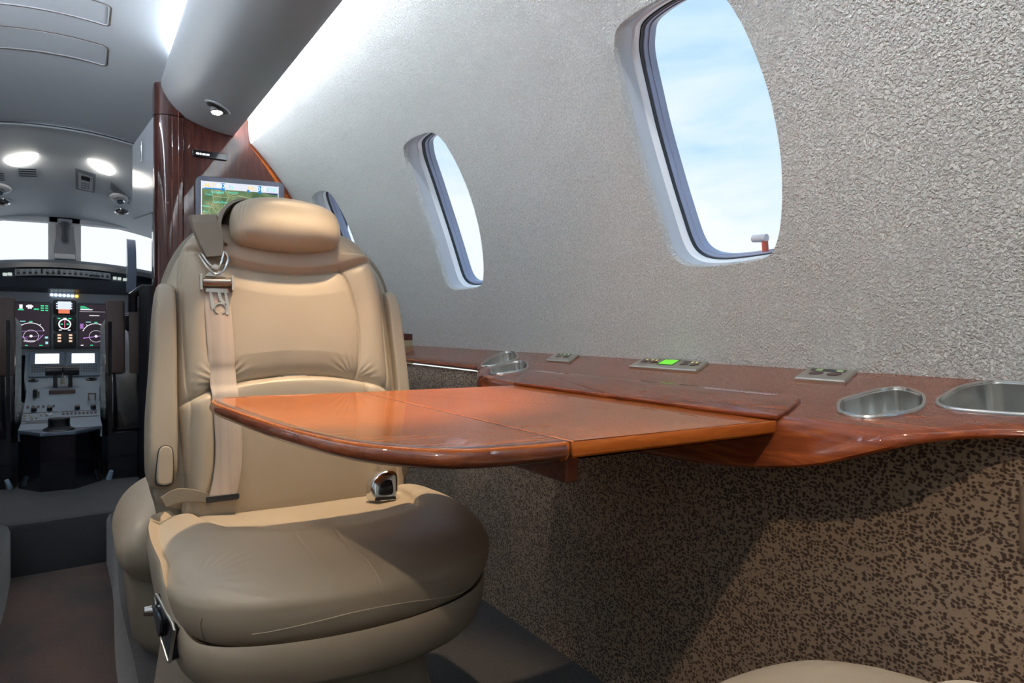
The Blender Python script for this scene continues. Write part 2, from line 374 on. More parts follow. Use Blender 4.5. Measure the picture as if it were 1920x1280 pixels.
# floor: aisle and raised side floors, cockpit step
fl=MB(); fl.box(-.30,.12,-1.2,3.06,-.05,0.0); struct(fl.out('floor',CARP,loc=(0,1,0)))
def side_floor(x0,x1,name):
    b=MB(); r=.03
    if x0>0: P=[(x0,-.04),(x0,.2-r),(x0+r*.3,.2-r*.3),(x0+r,.2),(x1,.2),(x1,-.04)]
    else: P=[(x1,-.04),(x1,.2-r),(x1-r*.3,.2-r*.3),(x1-r,.2),(x0,.2),(x0,-.04)]
    rings=[[(x+.006*math.sin(y*5.3)*(abs(x)<.3),y,z) for x,z in P] for y in np.linspace(-1.2,3.04,40)]
    b.loft(rings); return struct(b.out(name,CARPG,loc=((x0+x1)/2,1,.0)))
side_floor(.086,.96,'floor_right_side'); side_floor(-1.1,-.215,'floor_left_side')
b=MB(); rings=[]
for x in np.linspace(-1.05,.96,40):
    w=.012*math.sin(x*7); rings.append([(x,3.05+w,-.04),(x,3.05+w,.175),(x,3.058+w,.192),(x,3.08+w,.2),(x,5.2,.2),(x,5.2,-.04)])
struct(b.loft(rings).out('floor_cockpit',CARPG,loc=(0,4,0)))
# ceiling
def cz(x,y):
    t=max(0,(y-2.9)/1.1); return 2.16-.4*(x+.07)**2-.25*min(t,1.2)**2
V=[];F=[];xs=np.linspace(-.60,.46,40); ys=np.linspace(-1.2,4.0,90)
for y in ys: V+=[(x,y,cz(x,y)) for x in xs]
for a in range(len(ys)-1):
    for c in range(len(xs)-1): F.append((a*40+c,a*40+c+1,(a+1)*40+c+1,(a+1)*40+c))
ceil=struct(mk('ceiling',V,F,CEIL,loc=(0,1,2.1),smooth=60))
for (y0,y1) in ((2.985,3.165),(3.325,3.485)):
    P=linres(rrect(-.46,.098,y0,y1,.022),170)
    MB().tube([(p[0],p[1],cz(p[0],p[1])-.0005) for p in P],.0022,8,closed=True).out('access_panel_gap',M('brown_gap',(.10,.07,.055),.6),ceil)
    Q=inset(P,.007); MB().tube([(p[0],p[1],cz(p[0],p[1])-.0008) for p in Q],.0016,8,closed=True).out('access_panel_edge',PSU,ceil)
# bulkheads
def bulk(name,y0,y1,mat):
    b=MB(); pts=[(-1.25,-.05),(1.12,-.05),(1.12,.86)]+[cyl(1,0,p)[::2] for p in np.linspace(0,.8,14)]+[(.68,1.95),(.5,2.2),(-.64,2.2),(-.82,1.95)]+[cyl(-1,0,p)[::2] for p in np.linspace(.8,0,14)]+[(-1.25,.86)]
    b.loft([[(x,y0,z) for x,z in pts],[(x,y1,z) for x,z in pts]]); return struct(b.out(name,mat,loc=(0,y0,0)))
bulk('wall_back',-1.2,-1.15,M('aft_bulkhead_beige',(.45,.40,.33),.6))
# overhead service unit (right one in view, left one mirrored)
PP=[(.45,2.05),(.32,2.058),(.307,2.04),(.312,2.01),(.324,1.985),(.346,1.953),(.375,1.925),(.413,1.899),(.47,1.877),(.528,1.862),(.585,1.853),(.612,1.8515),(.621,1.8535),(.621,1.858),(.59,1.864),(.565,1.89),(.55,1.95),(.50,2.05)]
def psu(s,lab):
    P=smoothloop(PP,90); ys=np.linspace(-1.14,3.449,24)
    rings=[[(mxs(s,p[0]),y,p[1]) for p in P] for y in ys]
    o=MB().loft(rings).out('overhead_service_panel',PSU,None,smooth=50,loc=(mxs(s,.46),1.2,1.85)); tag(o,lab,'overhead panel'); return o
psur=psu(1,'long satin grey overhead panel with a recessed reading lamp, running along above the right windows')
psul=psu(-1,'long satin grey overhead panel on the far left side of the cabin')
# cove lighting tubes
def cove(s,x,z,lab,r=.006,g='cove light strips'):
    o=MB().tube([(mxs(s,x),-1.1,z),(mxs(s,x),3.44,z)],r,8).out('cove_light',COVE,loc=(mxs(s,x),1.2,z)); tag(o,lab,'light strip')
cove(1,.613,1.873,'white light strip glowing between the overhead panel and the right wall')
cove(1,.345,2.078,'white light strip glowing between the overhead panel and the ceiling')
cove(-1,.613,1.873,'white light strip between the left overhead panel and the left wall')
cove(-1,.345,2.078,'white light strip between the left overhead panel and the ceiling')
# reading lamps in the overhead panels, some added as fill
def rlamp(s,y,lab,target,power,col=(1,.72,.42),spot=50,blend=.5):
    c=Vector((mxs(s,.492),y,1.874)); n=Vector((-.36*s,0,-.93)).normalized(); t=thing('reading_lamp',lab,'lamp',c)
    MB().lathe([(.052,.004),(.055,.0),(.054,-.003),(.046,-.0045),(.040,.002),(.034,.012),(.0,.013)],c+n*.006,tuple(-n),36).out('bezel',PSU,t)
    MB().lathe([(.040,-.001),(.041,.004),(.036,.006),(.033,-.001)],c+n*.008,tuple(n),32).out('cup',DKMET,t)
    d=(Vector(target)-c).normalized(); c2=c+n*.012
    MB().lathe([(.012,-.012),(.024,-.008),(.027,.006),(.027,.018),(.024,.021),(.021,.018)],c2,tuple(d),28).out('eyeball',CHROME,t)
    MB().lathe([(.0205,.0),(.0205,.0185),(.001,.0195)],c2,tuple(d),24).out('lens',LENS,t)
    MB().tube([c+n*.010+Vector((0,.030,0)),c+n*.026+Vector((0,.026,0)),c2+Vector((0,.012,.0))],.004,8).out('bracket',CHROME,t)
    if power:
        l=bpy.data.lights.new('lamp_light','SPOT'); l.energy=power; l.color=col; l.spot_size=math.radians(spot); l.spot_blend=blend; l.shadow_soft_size=.02
        lo=bpy.data.objects.new('lamp_light',l); COL.objects.link(lo); lo.parent=t; lo.location=c2-c+d*.03; lo.rotation_euler=d.to_track_quat('-Z','Y').to_euler()
    return t
rlamp(1,3.10,'chrome swivel reading lamp, lit, at the far end of the right overhead panel',(.45,2.8,.6),6,(1,.9,.75))
rlamp(1,1.25,'lit reading lamp in the right overhead panel above the table seat',(.36,1.12,.65),64,(1,.71,.42),45,.5)
rlamp(-1,1.0,'added unseen fill lamp in the left overhead panel across the aisle from the table',(.30,1.0,.6),9,(1,.84,.68),70,.9)  # unseen lamp added as soft fill from the left
rlamp(-1,-.1,'added unseen fill lamp in the left overhead panel nearest the rear',(.98,.55,.55),30,(1,.78,.55),60,.6)  # unseen lamp added to brighten the lower wall and near seat
rlamp(1,.22,'added unseen fill lamp in the right overhead panel above the near seat',(.60,.34,.6),15,(1,.72,.42),36,.6)  # unseen lamp added to warm the near seat cushion
rlamp(-1,1.9,'added unseen fill lamp in the left overhead panel above the forward aisle',(-.05,1.75,0),16,(1,.72,.5),50,.8)  # unseen lamp added to light the aisle carpet
# ---------------------------------------------------------------- front divider
wf=[(.40,.2),(1.10,.2),(1.105,.86)]+[cyl(1,0,p,RC+.004)[::2] for p in np.linspace(0,.8,26)]+[(.70,1.86),(.69,1.95),(.60,2.05),(.40,2.06)]
root=struct(MB().loft([[(x,3.45,z) for x,z in wf],[(x,3.49,z) for x,z in wf]]).out('wall_front_right',WOODD,loc=(.7,3.45,.2)))
edge=[(x,3.446,z) for x,z in [cyl(1,0,p,RC-.004)[::2] for p in np.linspace(.10,.80,40)]]
MB().tube(edge,.006,8).out('edge_banding',WOODE,root)
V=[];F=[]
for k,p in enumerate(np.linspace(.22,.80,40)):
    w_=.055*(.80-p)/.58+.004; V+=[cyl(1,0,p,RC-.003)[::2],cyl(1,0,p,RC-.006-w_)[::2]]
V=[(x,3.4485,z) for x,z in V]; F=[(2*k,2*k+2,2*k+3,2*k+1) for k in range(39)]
mk('painted_cove_light',V,F,WOODT,root)  # lighter wood strip stands in for cove light on the divider's curved edge
# glossy rounded post at the aisle end
P=[]
for q in np.linspace(0,1,14): a=PI/2*q; P.append((.345-.066*math.cos(a)*1.0,3.49-.058*math.sin(a)))
P=[(.279,3.56)]+[(.279+.055*(1-math.cos(a)),3.49-.055*math.sin(a)) for a in np.linspace(0,PI/2,12)]+[(.395,3.437),(.402,3.445),(.402,3.56)]
post=thing('divider_post','tall dark glossy wooden post with rounded edge, left of the monitor','post',(.34,3.5,.2))
MB().loft([[(x,y,.2) for x,y in P],[(x,y,1.896) for x,y in P]]).out('shaft',WOODD,post,smooth=25)
MB().loft([[(x,y,1.900) for x,y in P],[(x,y,2.09) for x,y in P]]).out('cap_block',WOODD,post,smooth=25)
MB().tube([(.352,3.4345,.3),(.352,3.4345,1.89)],.0025,8).out('trim_bead',WOODE,post)
MB().tube([(.378,3.4345,.3),(.378,3.4345,2.06)],.002,8).out('trim_bead',WOODE,post)
# light grey door jamb panel beside the post, and dark closet side below
jb=MB().loft([[(.279,3.50,1.46),(.279,3.50,1.895),(.209,3.72,1.80),(.209,3.72,1.45)],[(.292,3.51,1.46),(.292,3.51,1.895),(.222,3.73,1.80),(.222,3.73,1.45)]]).out('door_jamb_panel',M('pale_gloss_panel',(.55,.60,.66),.16,coat=.5),loc=(.25,3.6,1.45))
tag(jb,'pale grey glossy jamb panel beside the dark post, above the cockpit seats','panel')
latch=MB(); latch.box(.235,.243,3.588,3.600,1.70,1.80); latch=latch.out('jamb_latch',CHROME,jb,bevel=.003)
cs=MB().loft([[(.262,3.565,.2),(.262,3.565,1.12),(.232,3.655,1.10),(.232,3.655,.2)],[(.40,3.565,.2),(.40,3.565,1.12),(.33,3.665,1.10),(.33,3.665,.2)]]).out('closet_side',M('closet_black',(.008,.009,.014),.45),loc=(.28,3.6,.2))
tag(cs,'dark glossy closet side between the cockpit seat and the leather seat','closet')
# monitor with map
mon=thing('wall_monitor','flat monitor showing a green moving map, mounted on the wooden divider behind the headrest','monitor',(.65,3.44,1.39))
FM=Frame((.475,3.44,1.387),(.9985,0,.042),(0,0,1),(0,-1,0))
MB().loft(slab(rrect(-.028,.378,-.03,.250,.03),0,.018,.006,FM)).out('bezel',M('monitor_bezel',(.11,.12,.16),.35),mon)
def mapmat():
    mt=M('map_screen',(0,0,0),.3); nt=mt.node_tree; L=nt.links; b=nt.nodes['Principled BSDF']; t=nt.nodes.new('ShaderNodeNewGeometry')
    n=nt.nodes.new('ShaderNodeTexNoise'); n.inputs['Scale'].default_value=16; n.inputs['Detail'].default_value=8
    r=nt.nodes.new('ShaderNodeValToRGB'); r.color_ramp.elements[0].position=.32; r.color_ramp.elements[0].color=(.05,.11,.045,1); r.color_ramp.elements[1].position=.68; r.color_ramp.elements[1].color=(.38,.36,.20,1)
    e=r.color_ramp.elements.new(.5); e.color=(.14,.22,.09,1)
    L.new(t.outputs['Position'],n.inputs['Vector']); L.new(n.outputs['Fac'],r.inputs[0]); L.new(r.outputs[0],b.inputs['Emission Color']); b.inputs['Emission Strength'].default_value=1.0; return mt
def quad(fr,u0,u1,v0,v1,w): return [fr(u0,v0,w),fr(u1,v0,w),fr(u1,v1,w),fr(u0,v1,w)],[(0,1,2,3)]
scr=mk('screen',*quad(FM,.0,.345,.0,.226,.0184),mapmat(),mon)
EW=EM('screen_white',(.72,.74,.85),1.0); EY=EM('screen_yellow',(1,.62,.05),1.1); EC=EM('screen_cyan',(.05,.75,.62),1.1); EB=EM('screen_blue',(.0,.22,.55),1.0); EL=EM('map_line',(.6,.58,.35),.9); EWW=EM('screen_bright',(.9,.92,.95),1.1); EN=EM('map_water',(.01,.03,.12),1)
mk('status_bar',*quad(FM,.0,.345,.192,.226,.0188),EW,scr); mk('status_bar',*quad(FM,.0,.345,.0,.014,.0188),EWW,scr)
MB().add(*quad(FM,.345,.349,0,.228,.0188)).add(*quad(FM,-.004,0,0,.228,.0188)).each('screen_border',EW,scr)
w=MB(); wp=[FM(u,v,.0187) for u,v in ((.0,.014),(.0,.022),(.03,.032),(.055,.030),(.085,.018),(.10,.014))]; w.add(wp,[tuple(range(6))]); w.add([FM(u,v,.0187) for u,v in ((.27,.192),(.345,.192),(.345,.184),(.30,.186))],[(0,1,2,3)]); w.each('map_water',EN,scr)
ln=MB()
for pts in ([(.045,.19),(.05,.13),(.03,.09),(.05,.04)],[(.10,.19),(.12,.16),(.095,.11),(.08,.08),(.06,.03)],[(.0,.11),(.045,.105),(.06,.085),(.10,.082)],[(.05,.158),(.10,.155),(.16,.165),(.22,.16)],[(.12,.165),(.14,.175),(.20,.162)]):
    for a,c in zip(pts[:-1],pts[1:]):
        a=np.array(a);c=np.array(c);t=(c-a)/np.linalg.norm(c-a);nn=np.array([-t[1],t[0]])*.0008
        ln.add([FM(*p,.0188) for p in (a-nn,c-nn,c+nn,a+nn)],[(0,1,2,3)])
ln.out('map_border_lines',EL,scr)
TM=lambda u,v,w=.0192: Matrix.Translation(Vector(FM(u,v,w)))@Matrix(((.9985,0,0),(0,0,-1),(.042,1,0))).to_4x4()
text('ALT:',.027,TM(.008,.199),EY,scr); text('842',.027,TM(.062,.199),EWW,scr); text('Ft',.024,TM(.118,.199),EC,scr)
text('GS:',.027,TM(.202,.199),EY,scr); text('013',.027,TM(.248,.199),EWW,scr); text('KTS',.024,TM(.292,.199),EC,scr)
text('Springfield',.014,TM(.038,.173),EC,scr); text('Evansville',.012,TM(.115,.177),EC,scr); text('Tulsa',.014,TM(.014,.160),EC,scr); text('Little Rock',.014,TM(.052,.127),EC,scr); text('Dallas',.012,TM(.004,.105),EC,scr); text('Waco',.010,TM(.004,.080),EC,scr)
bb=MB()
for u0,v0,u1,v1 in ((.01,.196,.085,.190),(.085,.186,.10,.222),(.20,.186,.212,.20),(.252,.186,.266,.222),(.015,.0,.03,.012),(.05,.0,.07,.012),(.08,.0,.10,.012)): bb.add(*quad(FM,min(u0,u1),max(u0,u1),min(v0,v1),max(v0,v1),.0189))
bb.each('map_mark',EB,scr)
# narrow slot sign on divider
sg=thing('slot_sign','narrow dark slot panel with a tiny lit sign, on the wooden divider above the monitor','sign',(.51,3.44,1.74))
MB().box(.436,.586,3.436,3.449,1.726,1.757).out('frame',GLOSSK,sg,bevel=.003); 
q=MB()
for k,(a,wd_) in enumerate(((.452,.012),(.468,.006),(.478,.014),(.496,.012))): q.box(a,a+wd_,3.434,3.437,1.737,1.744)
q.each('lit_sign',EM('sign_light',(.9,.92,1),3),sg)
# ================================================================ COCKPIT
# headliner (overhead)
def hz(x,y): # falls toward the windshield
    t=(y-4.0)/.95; return 1.905-.06*(x+.09)**2*5-.335*t-.02*math.sin(PI*t)
V=[];F=[];xs=np.linspace(-.8,.62,40); ys=np.linspace(3.99,4.95,30)
for y in ys: V+=[(x,y,hz(x,y)) for x in xs]
for a in range(29):
    for c in range(39): F.append((a*40+c,a*40+c+1,(a+1)*40+c+1,(a+1)*40+c))
HL=M('cockpit_headliner',(.72,.77,.82),.45)
hlr=struct(mk('ceiling_cockpit',V,F,HL,loc=(0,4.4,1.6),smooth=60))
arch=MB().tube([(x,3.995,hz(x,3.995)-.004) for x in np.linspace(-.8,.5,50)],.010,8).out('trim_1',HL,loc=(0,4,1.9)); struct(arch)
MB().tube([(x,3.983,hz(x,3.995)-.002) for x in np.linspace(-.8,.5,50)],.003,6).out('gap_line',BLACK,arch)
def hp(x,y,d=0): return Vector((x,y,hz(x,y)-d))
HN=Vector((0,-.33,-.94)).normalized()
for pts,lab in (([(-.330,4.29),(-.30,4.255),(-.24,4.235),(-.185,4.22),(-.21,4.275),(-.25,4.325),(-.30,4.335)],'left lens-shaped dome light in the cockpit ceiling, glowing warm'),([(.03,4.21),(.085,4.215),(.14,4.235),(.155,4.28),(.13,4.315),(.09,4.30),(.055,4.255)],'right lens-shaped dome light in the cockpit ceiling, glowing warm')):
    P=smoothloop(pts,40); c=P.mean(0); V=[tuple(hp(p[0],p[1],.002)) for p in P]+[tuple(hp(*(c+(p-c)*.6),.014)) for p in P]+[tuple(hp(c[0],c[1],.018))]
    F=[(k,(k+1)%40,40+(k+1)%40,40+k) for k in range(40)]+[(40+k,40+(k+1)%40,80) for k in range(40)]
    tag(mk('dome_light',V,F,EM('dome_lens',(1,.93,.82),32)),lab,'ceiling light',None)
def vent(x0,x1,y0,y1,n,lab,sk=0):
    t=thing('air_vent',lab,'vent',tuple(hp((x0+x1)/2,(y0+y1)/2)))
    V=[];F=[]
    MB().add([tuple(hp(x,y,.003)) for x,y in ((x0,y0),(x1,y0+sk),(x1,y1+sk),(x0,y1))],[(0,1,2,3)]).out('louvre_panel',HL,t)
    b=MB()
    for k in range(n):
        y=y0+(y1-y0)*(k+.3)/n; d=(y1-y0)/n*.45; b.add([tuple(hp(x,yy,.0045)) for x,yy in ((x0+.005,y),(x1-.005,y+sk),(x1-.005,y+d+sk),(x0+.005,y+d))],[(0,1,2,3)])
    b.out('slots',DARK,t)
vent(-.282,-.195,4.345,4.43,4,'small slotted air vent in the cockpit ceiling under the left dome light'); vent(-.42,-.335,4.39,4.47,4,'small slotted air vent cut off by the left edge of the picture'); vent(.135,.245,4.365,4.45,5,'slotted air vent in the cockpit ceiling at the far right',.12)
ip=thing('ceiling_call_panel','square grey switch panel with a small dark display, in the middle of the cockpit ceiling','panel',tuple(hp(.02,4.4)))
MB().add([tuple(hp(x,y,.006)) for x,y in ((-.026,4.30),(.068,4.325),(.066,4.52),(-.026,4.51))],[(0,1,2,3)]).out('plate',M('call_panel_grey',(.30,.34,.38),.5),ip)  # mid-grey plate framing the paler face
MB().add([tuple(hp(x,y,.010)) for x,y in ((-.012,4.33),(.056,4.35),(.054,4.50),(-.012,4.49))],[(0,1,2,3)]).out('face',WHITEP,ip)
MB().add([tuple(hp(x,y,.013)) for x,y in ((.0,4.35),(.042,4.362),(.041,4.398),(.0,4.388))],[(0,1,2,3)]).out('display',BLACK,ip)
q=MB()
for a in range(3):
    for c in range(3): x=.001+.014*a; y=4.415+.024*c; q.add([tuple(hp(xx,yy,.013)) for xx,yy in ((x,y),(x+.010,y),(x+.010,y+.016),(x,y+.016))],[(0,1,2,3)])
q.each('key',PANELG,ip)
def eyeball(x,y,lab,r=.032):
    t=thing('air_gasper',lab,'air nozzle',tuple(hp(x,y)))
    MB().lathe([(r*1.3,-.004),(r*1.2,.006),(r,.009),(r*.9,.003)],hp(x,y),tuple(HN),28).out('collar',CHROME,t); MB().lathe([(r*.85,-.006),(r*.7,.012),(r*.45,.017),(r*.35,.010),(.001,.010)],hp(x,y),tuple(HN),28).out('nozzle',DKMET,t)
eyeball(.205,4.68,'chrome air nozzle in the cockpit ceiling at the right, lower one'); eyeball(-.372,4.70,'chrome air nozzle in the cockpit ceiling at the left edge')
for x,y,lab in ((.192,4.52,'white swivel spotlight in the cockpit ceiling beside the right vent'),(-.372,4.55,'white swivel spotlight in the cockpit ceiling under the left vent')):
    t=thing('map_light',lab,'spotlight',tuple(hp(x,y)))
    MB().lathe([(.055,-.002),(.05,.008),(.036,.014),(.02,.010)],hp(x,y),tuple(HN),28).out('dish',WHITEP,t); MB().lathe([(.022,.004),(.022,.030),(.018,.034),(.001,.034)],hp(x,y),tuple(HN+Vector((0,-.2,-.1))),22).out('barrel',CHROME,t)
# windshield surround
sh=MB(); 
def wsz(x): return 1.560-.02*abs(x+.07)
rings=[[(x,4.90,wsz(x)+.03),(x,4.90,wsz(x)-.005),(x,4.93,wsz(x)-.012),(x,4.97,wsz(x)+.03)] for x in np.linspace(-.8,.62,30)]
struct(MB().loft(rings).out('trim_2',HL,loc=(0,4.9,1.55)))
cp=thing('windshield_post','white centre post between the two windshield panes with a dark grey inset','post',(-.085,4.9,1.25))
MB().loft([[( -.167,4.9,1.25),(0,4.9,1.25),(0,4.9,1.60),(-.167,4.9,1.60)],[(-.167,4.95,1.25),(0,4.95,1.25),(0,4.95,1.60),(-.167,4.95,1.60)]]).out('frame',WHITEP,cp,bevel=.006)
MB().loft([[(x,4.893,z) for x,z in ((-.135,1.30),(-.028,1.30),(-.028,1.40),(-.035,1.47),(-.038,1.535),(-.128,1.535),(-.128,1.47),(-.137,1.40))],[(x,4.899,z) for x,z in ((-.135,1.30),(-.028,1.30),(-.028,1.40),(-.035,1.47),(-.038,1.535),(-.128,1.535),(-.128,1.47),(-.137,1.40))]]).out('inset',M('post_inset',(.30,.32,.36),.5),cp)
MB().tube([(-.082,4.875,1.555),(-.082,4.872,1.50),(-.082,4.876,1.44)],[.020,.012,.016],10).out('compass_arm',DARK,cp); MB().box(-.135,-.03,4.86,4.885,1.33,1.362).out('bracket',WHITEP,cp,bevel=.006); MB().box(-.12,-.045,4.875,4.89,1.545,1.575).out('mount',PANELG,cp,bevel=.004)
for i,(a,c) in enumerate(((-.80,-.167),(0.0,.62))):
    w=struct(MB().add([(a,4.94,1.15),(c,4.94,1.15),(c,4.94,1.62),(a,4.94,1.62)],[(0,1,2,3)]).out('window_%d'%(9+i),GLASS,loc=((a+c)/2,4.94,1.15)))
for s,x in (('right',.62),('left',-.80)):
    b=MB(); b.box(min(x,x+(.04 if x>0 else -.04)),max(x,x+(.04 if x>0 else -.04)),3.50,5.2,-.04,1.25); b.box(min(x,x+(.04 if x>0 else -.04)),max(x,x+(.04 if x>0 else -.04)),3.50,4.3,1.25,2.2); struct(b.out('wall_cockpit_'+s,DARK,loc=(x,4.2,0)))
struct(MB().box(-1.3,-.42,3.45,3.50,-.04,2.3).out('wall_front_left',WOODD,loc=(-.8,3.45,0)))
struct(MB().box(-.8,.66,5.12,5.2,-.04,1.2).out('wall_nose',DARK,loc=(0,5.15,0)))
struct(MB().box(.40,1.2,3.4905,3.53,0,2.2).out('wall_front_backing',DARK,loc=(.8,3.5,0)))
# glareshield
gs=thing('glareshield','curved dark blue-black glareshield with a grey row of switches under the windshield','dashboard',(-.07,4.3,1.12))
def gx(x): return .055*(x+.07)**2*4
rings=[]
for x in np.linspace(-.78,.60,50):
    g=gx(x); rings.append([(x,4.36,1.10),(x,4.30+g*.2,1.125),(x,4.285,1.18-g*.3),(x,4.30,1.198-g*.5),(x,4.31,1.232-g),(x,4.27,1.236-g),(x,4.29,1.262-g),(x,4.36,1.283-g),(x,4.60,1.295-g),(x,4.95,1.26),(x,4.95,1.10)])
MB().loft(rings).out('hood',DARK,gs)
q=MB().loft([[(x,4.262,1.192-gx(x)),(x,4.268,1.226-gx(x)),(x,4.300,1.226-gx(x)),(x,4.300,1.192-gx(x))] for x in np.linspace(-.285,.135,20)]).out('switch_panel',M('switch_panel_grey',(.42,.48,.52),.5),gs)
kb=MB(); kd=MB()
for k in range(17):
    x=-.27+.0245*k
    if k in (4,): kd.box(x-.004,x+.004,4.254,4.268,1.199,1.224-gx(x)); continue
    if k in (13,14): kd.box(x-.012,x+.012,4.256,4.268,1.198-gx(x),1.208-gx(x))
    else: kd.box(x-.006,x+.006,4.256,4.268,1.201-gx(x),1.208-gx(x))
    kb.box(x-.006,x+.006,4.257,4.269,1.215-gx(x),1.222-gx(x))
kb.each('button',PANELG,q); kd.each('knob',BLACK,q)
q=MB()
for x0 in (-.335,-.315,.148,.170,.196): q.box(x0,x0+.016,4.262,4.30,1.196-gx(x0),1.210-gx(x0))
q.each('annunciator',EM('pale_indicator',(.7,.8,.75),.7),gs)
# instrument panel
ins=thing('instrument_panel','dark grey instrument panel with lit flight displays across the cockpit','instrument panel',(-.07,4.35,.78))
MB().box(-.78,.60,4.352,4.38,.77,1.11).out('panel_face',PANELG,ins)
FI=Frame((0,4.35,0),(1,0,0),(0,0,1),(0,-1,0))
EG=EM('display_green',(.05,.8,.35),1.0); EWI=EM('display_white',(.85,.85,.9),1.1); EM_=EM('display_magenta',(.55,.25,.75),1.0); ECY=EM('display_cyan',(.35,.75,.8),1.0); EO=EM('display_orange',(.75,.20,.10),1.0); EA=EM('amber_lamp',(1,.55,.08),2); ETAN=EM('tan_key_light',(.9,.6,.42),.9)
SCRK=M('display_black',(.018,.014,.022),.18,emit=(.05,.035,.05),es=.5)
def bar(b,u0,u1,v0,v1,w): b.add(*quad(FI,u0,u1,v0,v1,w))
def arcs(b,cx,cy,r,a0,a1,t,w,n=24):
    for k in range(n):
        p=math.radians(a0+(a1-a0)*k/n); q=math.radians(a0+(a1-a0)*(k+1)/n)
        b.add([FI(cx+rr*math.cos(x),cy+rr*math.sin(x),w) for x,rr in ((p,r-t),(q,r-t),(q,r+t),(p,r+t))],[(0,1,2,3)])
def seg(b,u0,v0,u1,v1,t,w):
    a=np.array([u0,v0]);c=np.array([u1,v1]);d=(c-a)/np.linalg.norm(c-a);nn=np.array([-d[1],d[0]])*t
    b.add([FI(*p,w) for p in (a-nn,c-nn,c+nn,a+nn)],[(0,1,2,3)])
for kind,u0,u1,v0,v1 in (('left',-.298,-.142,.814,1.045),('right',-.007,.150,.814,1.045)):
    MB().loft(slab(rrect(u0-.008,u1+.008,v0-.01,v1+.008,.008),0,.010,.003,FI)).out('display_bezel',M('bezel_grey',(.07,.08,.095),.45),ins)
    sc=mk('display_screen',*quad(FI,u0,u1,v0,v1,.0104),SCRK,ins); cx=(u0+u1)/2-.004; cy=v0+.065; w=.0108
    b=MB(); arcs(b,cx,cy,.062,25,155,.0016,w); seg(b,cx+.054,cy+.02,cx+.060,cy+.022,.002,w); seg(b,cx-.06,cy+.022,cx-.054,cy+.026,.002,w); seg(b,cx+.038,cy+.050,cx+.044,cy+.056,.0014,w); seg(b,cx-.044,cy+.056,cx-.038,cy+.050,.0014,w)
    arcs(b,cx+.002,cy-.008,.032,0,360,.0007,w); arcs(b,cx+.002,cy-.008,.004,0,360,.003,w,12)
    if kind=='left':
        bar(b,cx-.03,cx+.02,cy-.036,cy-.032,w)
        for uu in (.030,.036,.066,.075): bar(b,u0+uu-.004,u0+uu+.004,v1-.03,v1-.008,w)
        bar(b,u0+.055,u0+.085,v1-.022,v1-.012,w)
    else:
        bar(b,u0+.004,u0+.060,v1-.03,v1-.025,w); bar(b,u0+.0,u1,v1-.039,v1-.038,w); bar(b,u0+.045,u0+.092,v1-.062,v1-.058,w)
    bar(b,u0+.006,u0+.018,v0+.006,v0+.010,w)
    b.out('white_symbology',EWI,sc)
    b=MB(); bar(b,cx-.006,cx+.008,cy+.066,cy+.071,w); bar(b,u0+.05,u0+.062,v0+.006,v0+.010,w); bar(b,u1-.045,u1-.03,v0+.006,v0+.010,w)
    if kind=='left':
        bar(b,u0+.02,u0+.045,v1-.038,v1-.032,w)
        for a in range(3): bar(b,u1-.068+.0*a,u1-.046,v1-.034+.0*a,v1-.028,w); bar(b,u1-.038,u1-.024,v1-.04+a*.012,v1-.034+a*.012,w); bar(b,u1-.018,u1-.006,v1-.04+a*.012,v1-.034+a*.012,w)
    else:
        for a in range(3): bar(b,u0+.004,u0+.025+.01*a,v1-.012-.005*a,v1-.009-.005*a,w)
    b.out('green_symbology',EG,sc)
    b=MB()
    if kind=='left':
        seg(b,cx-.060,cy+.008,cx-.03,cy+.018,.0009,w); seg(b,cx-.03,cy+.018,cx+.055,cy+.020,.0009,w); seg(b,cx-.060,cy+.006,cx-.015,cy-.022,.0009,w); seg(b,cx-.065,cy-.018,cx+.045,cy-.006,.0007,w); seg(b,cx+.03,cy-.032,cx+.055,cy+.0,.0012,w); seg(b,cx-.015,cy-.022,cx-.016,cy-.042,.0009,w)
    else: seg(b,cx-.055,cy-.018,cx+.060,cy+.0,.0016,w); arcs(b,cx-.053,cy-.018,.002,0,360,.002,w,10)
    for a in range(4): bar(b,u0+.002,u0+.018,v0+.10+.007*a,v0+.104+.007*a,w)
    b.out('magenta_symbology',EM_,sc)
    b=MB(); bar(b,cx-.045,cx-.022,cy+.068,cy+.072,w); bar(b,u1-.02,u1-.006,v0+.045,v0+.055,w); bar(b,u1-.018,u1-.006,v0+.015,v0+.028,w); b.out('cyan_symbology',ECY,sc)
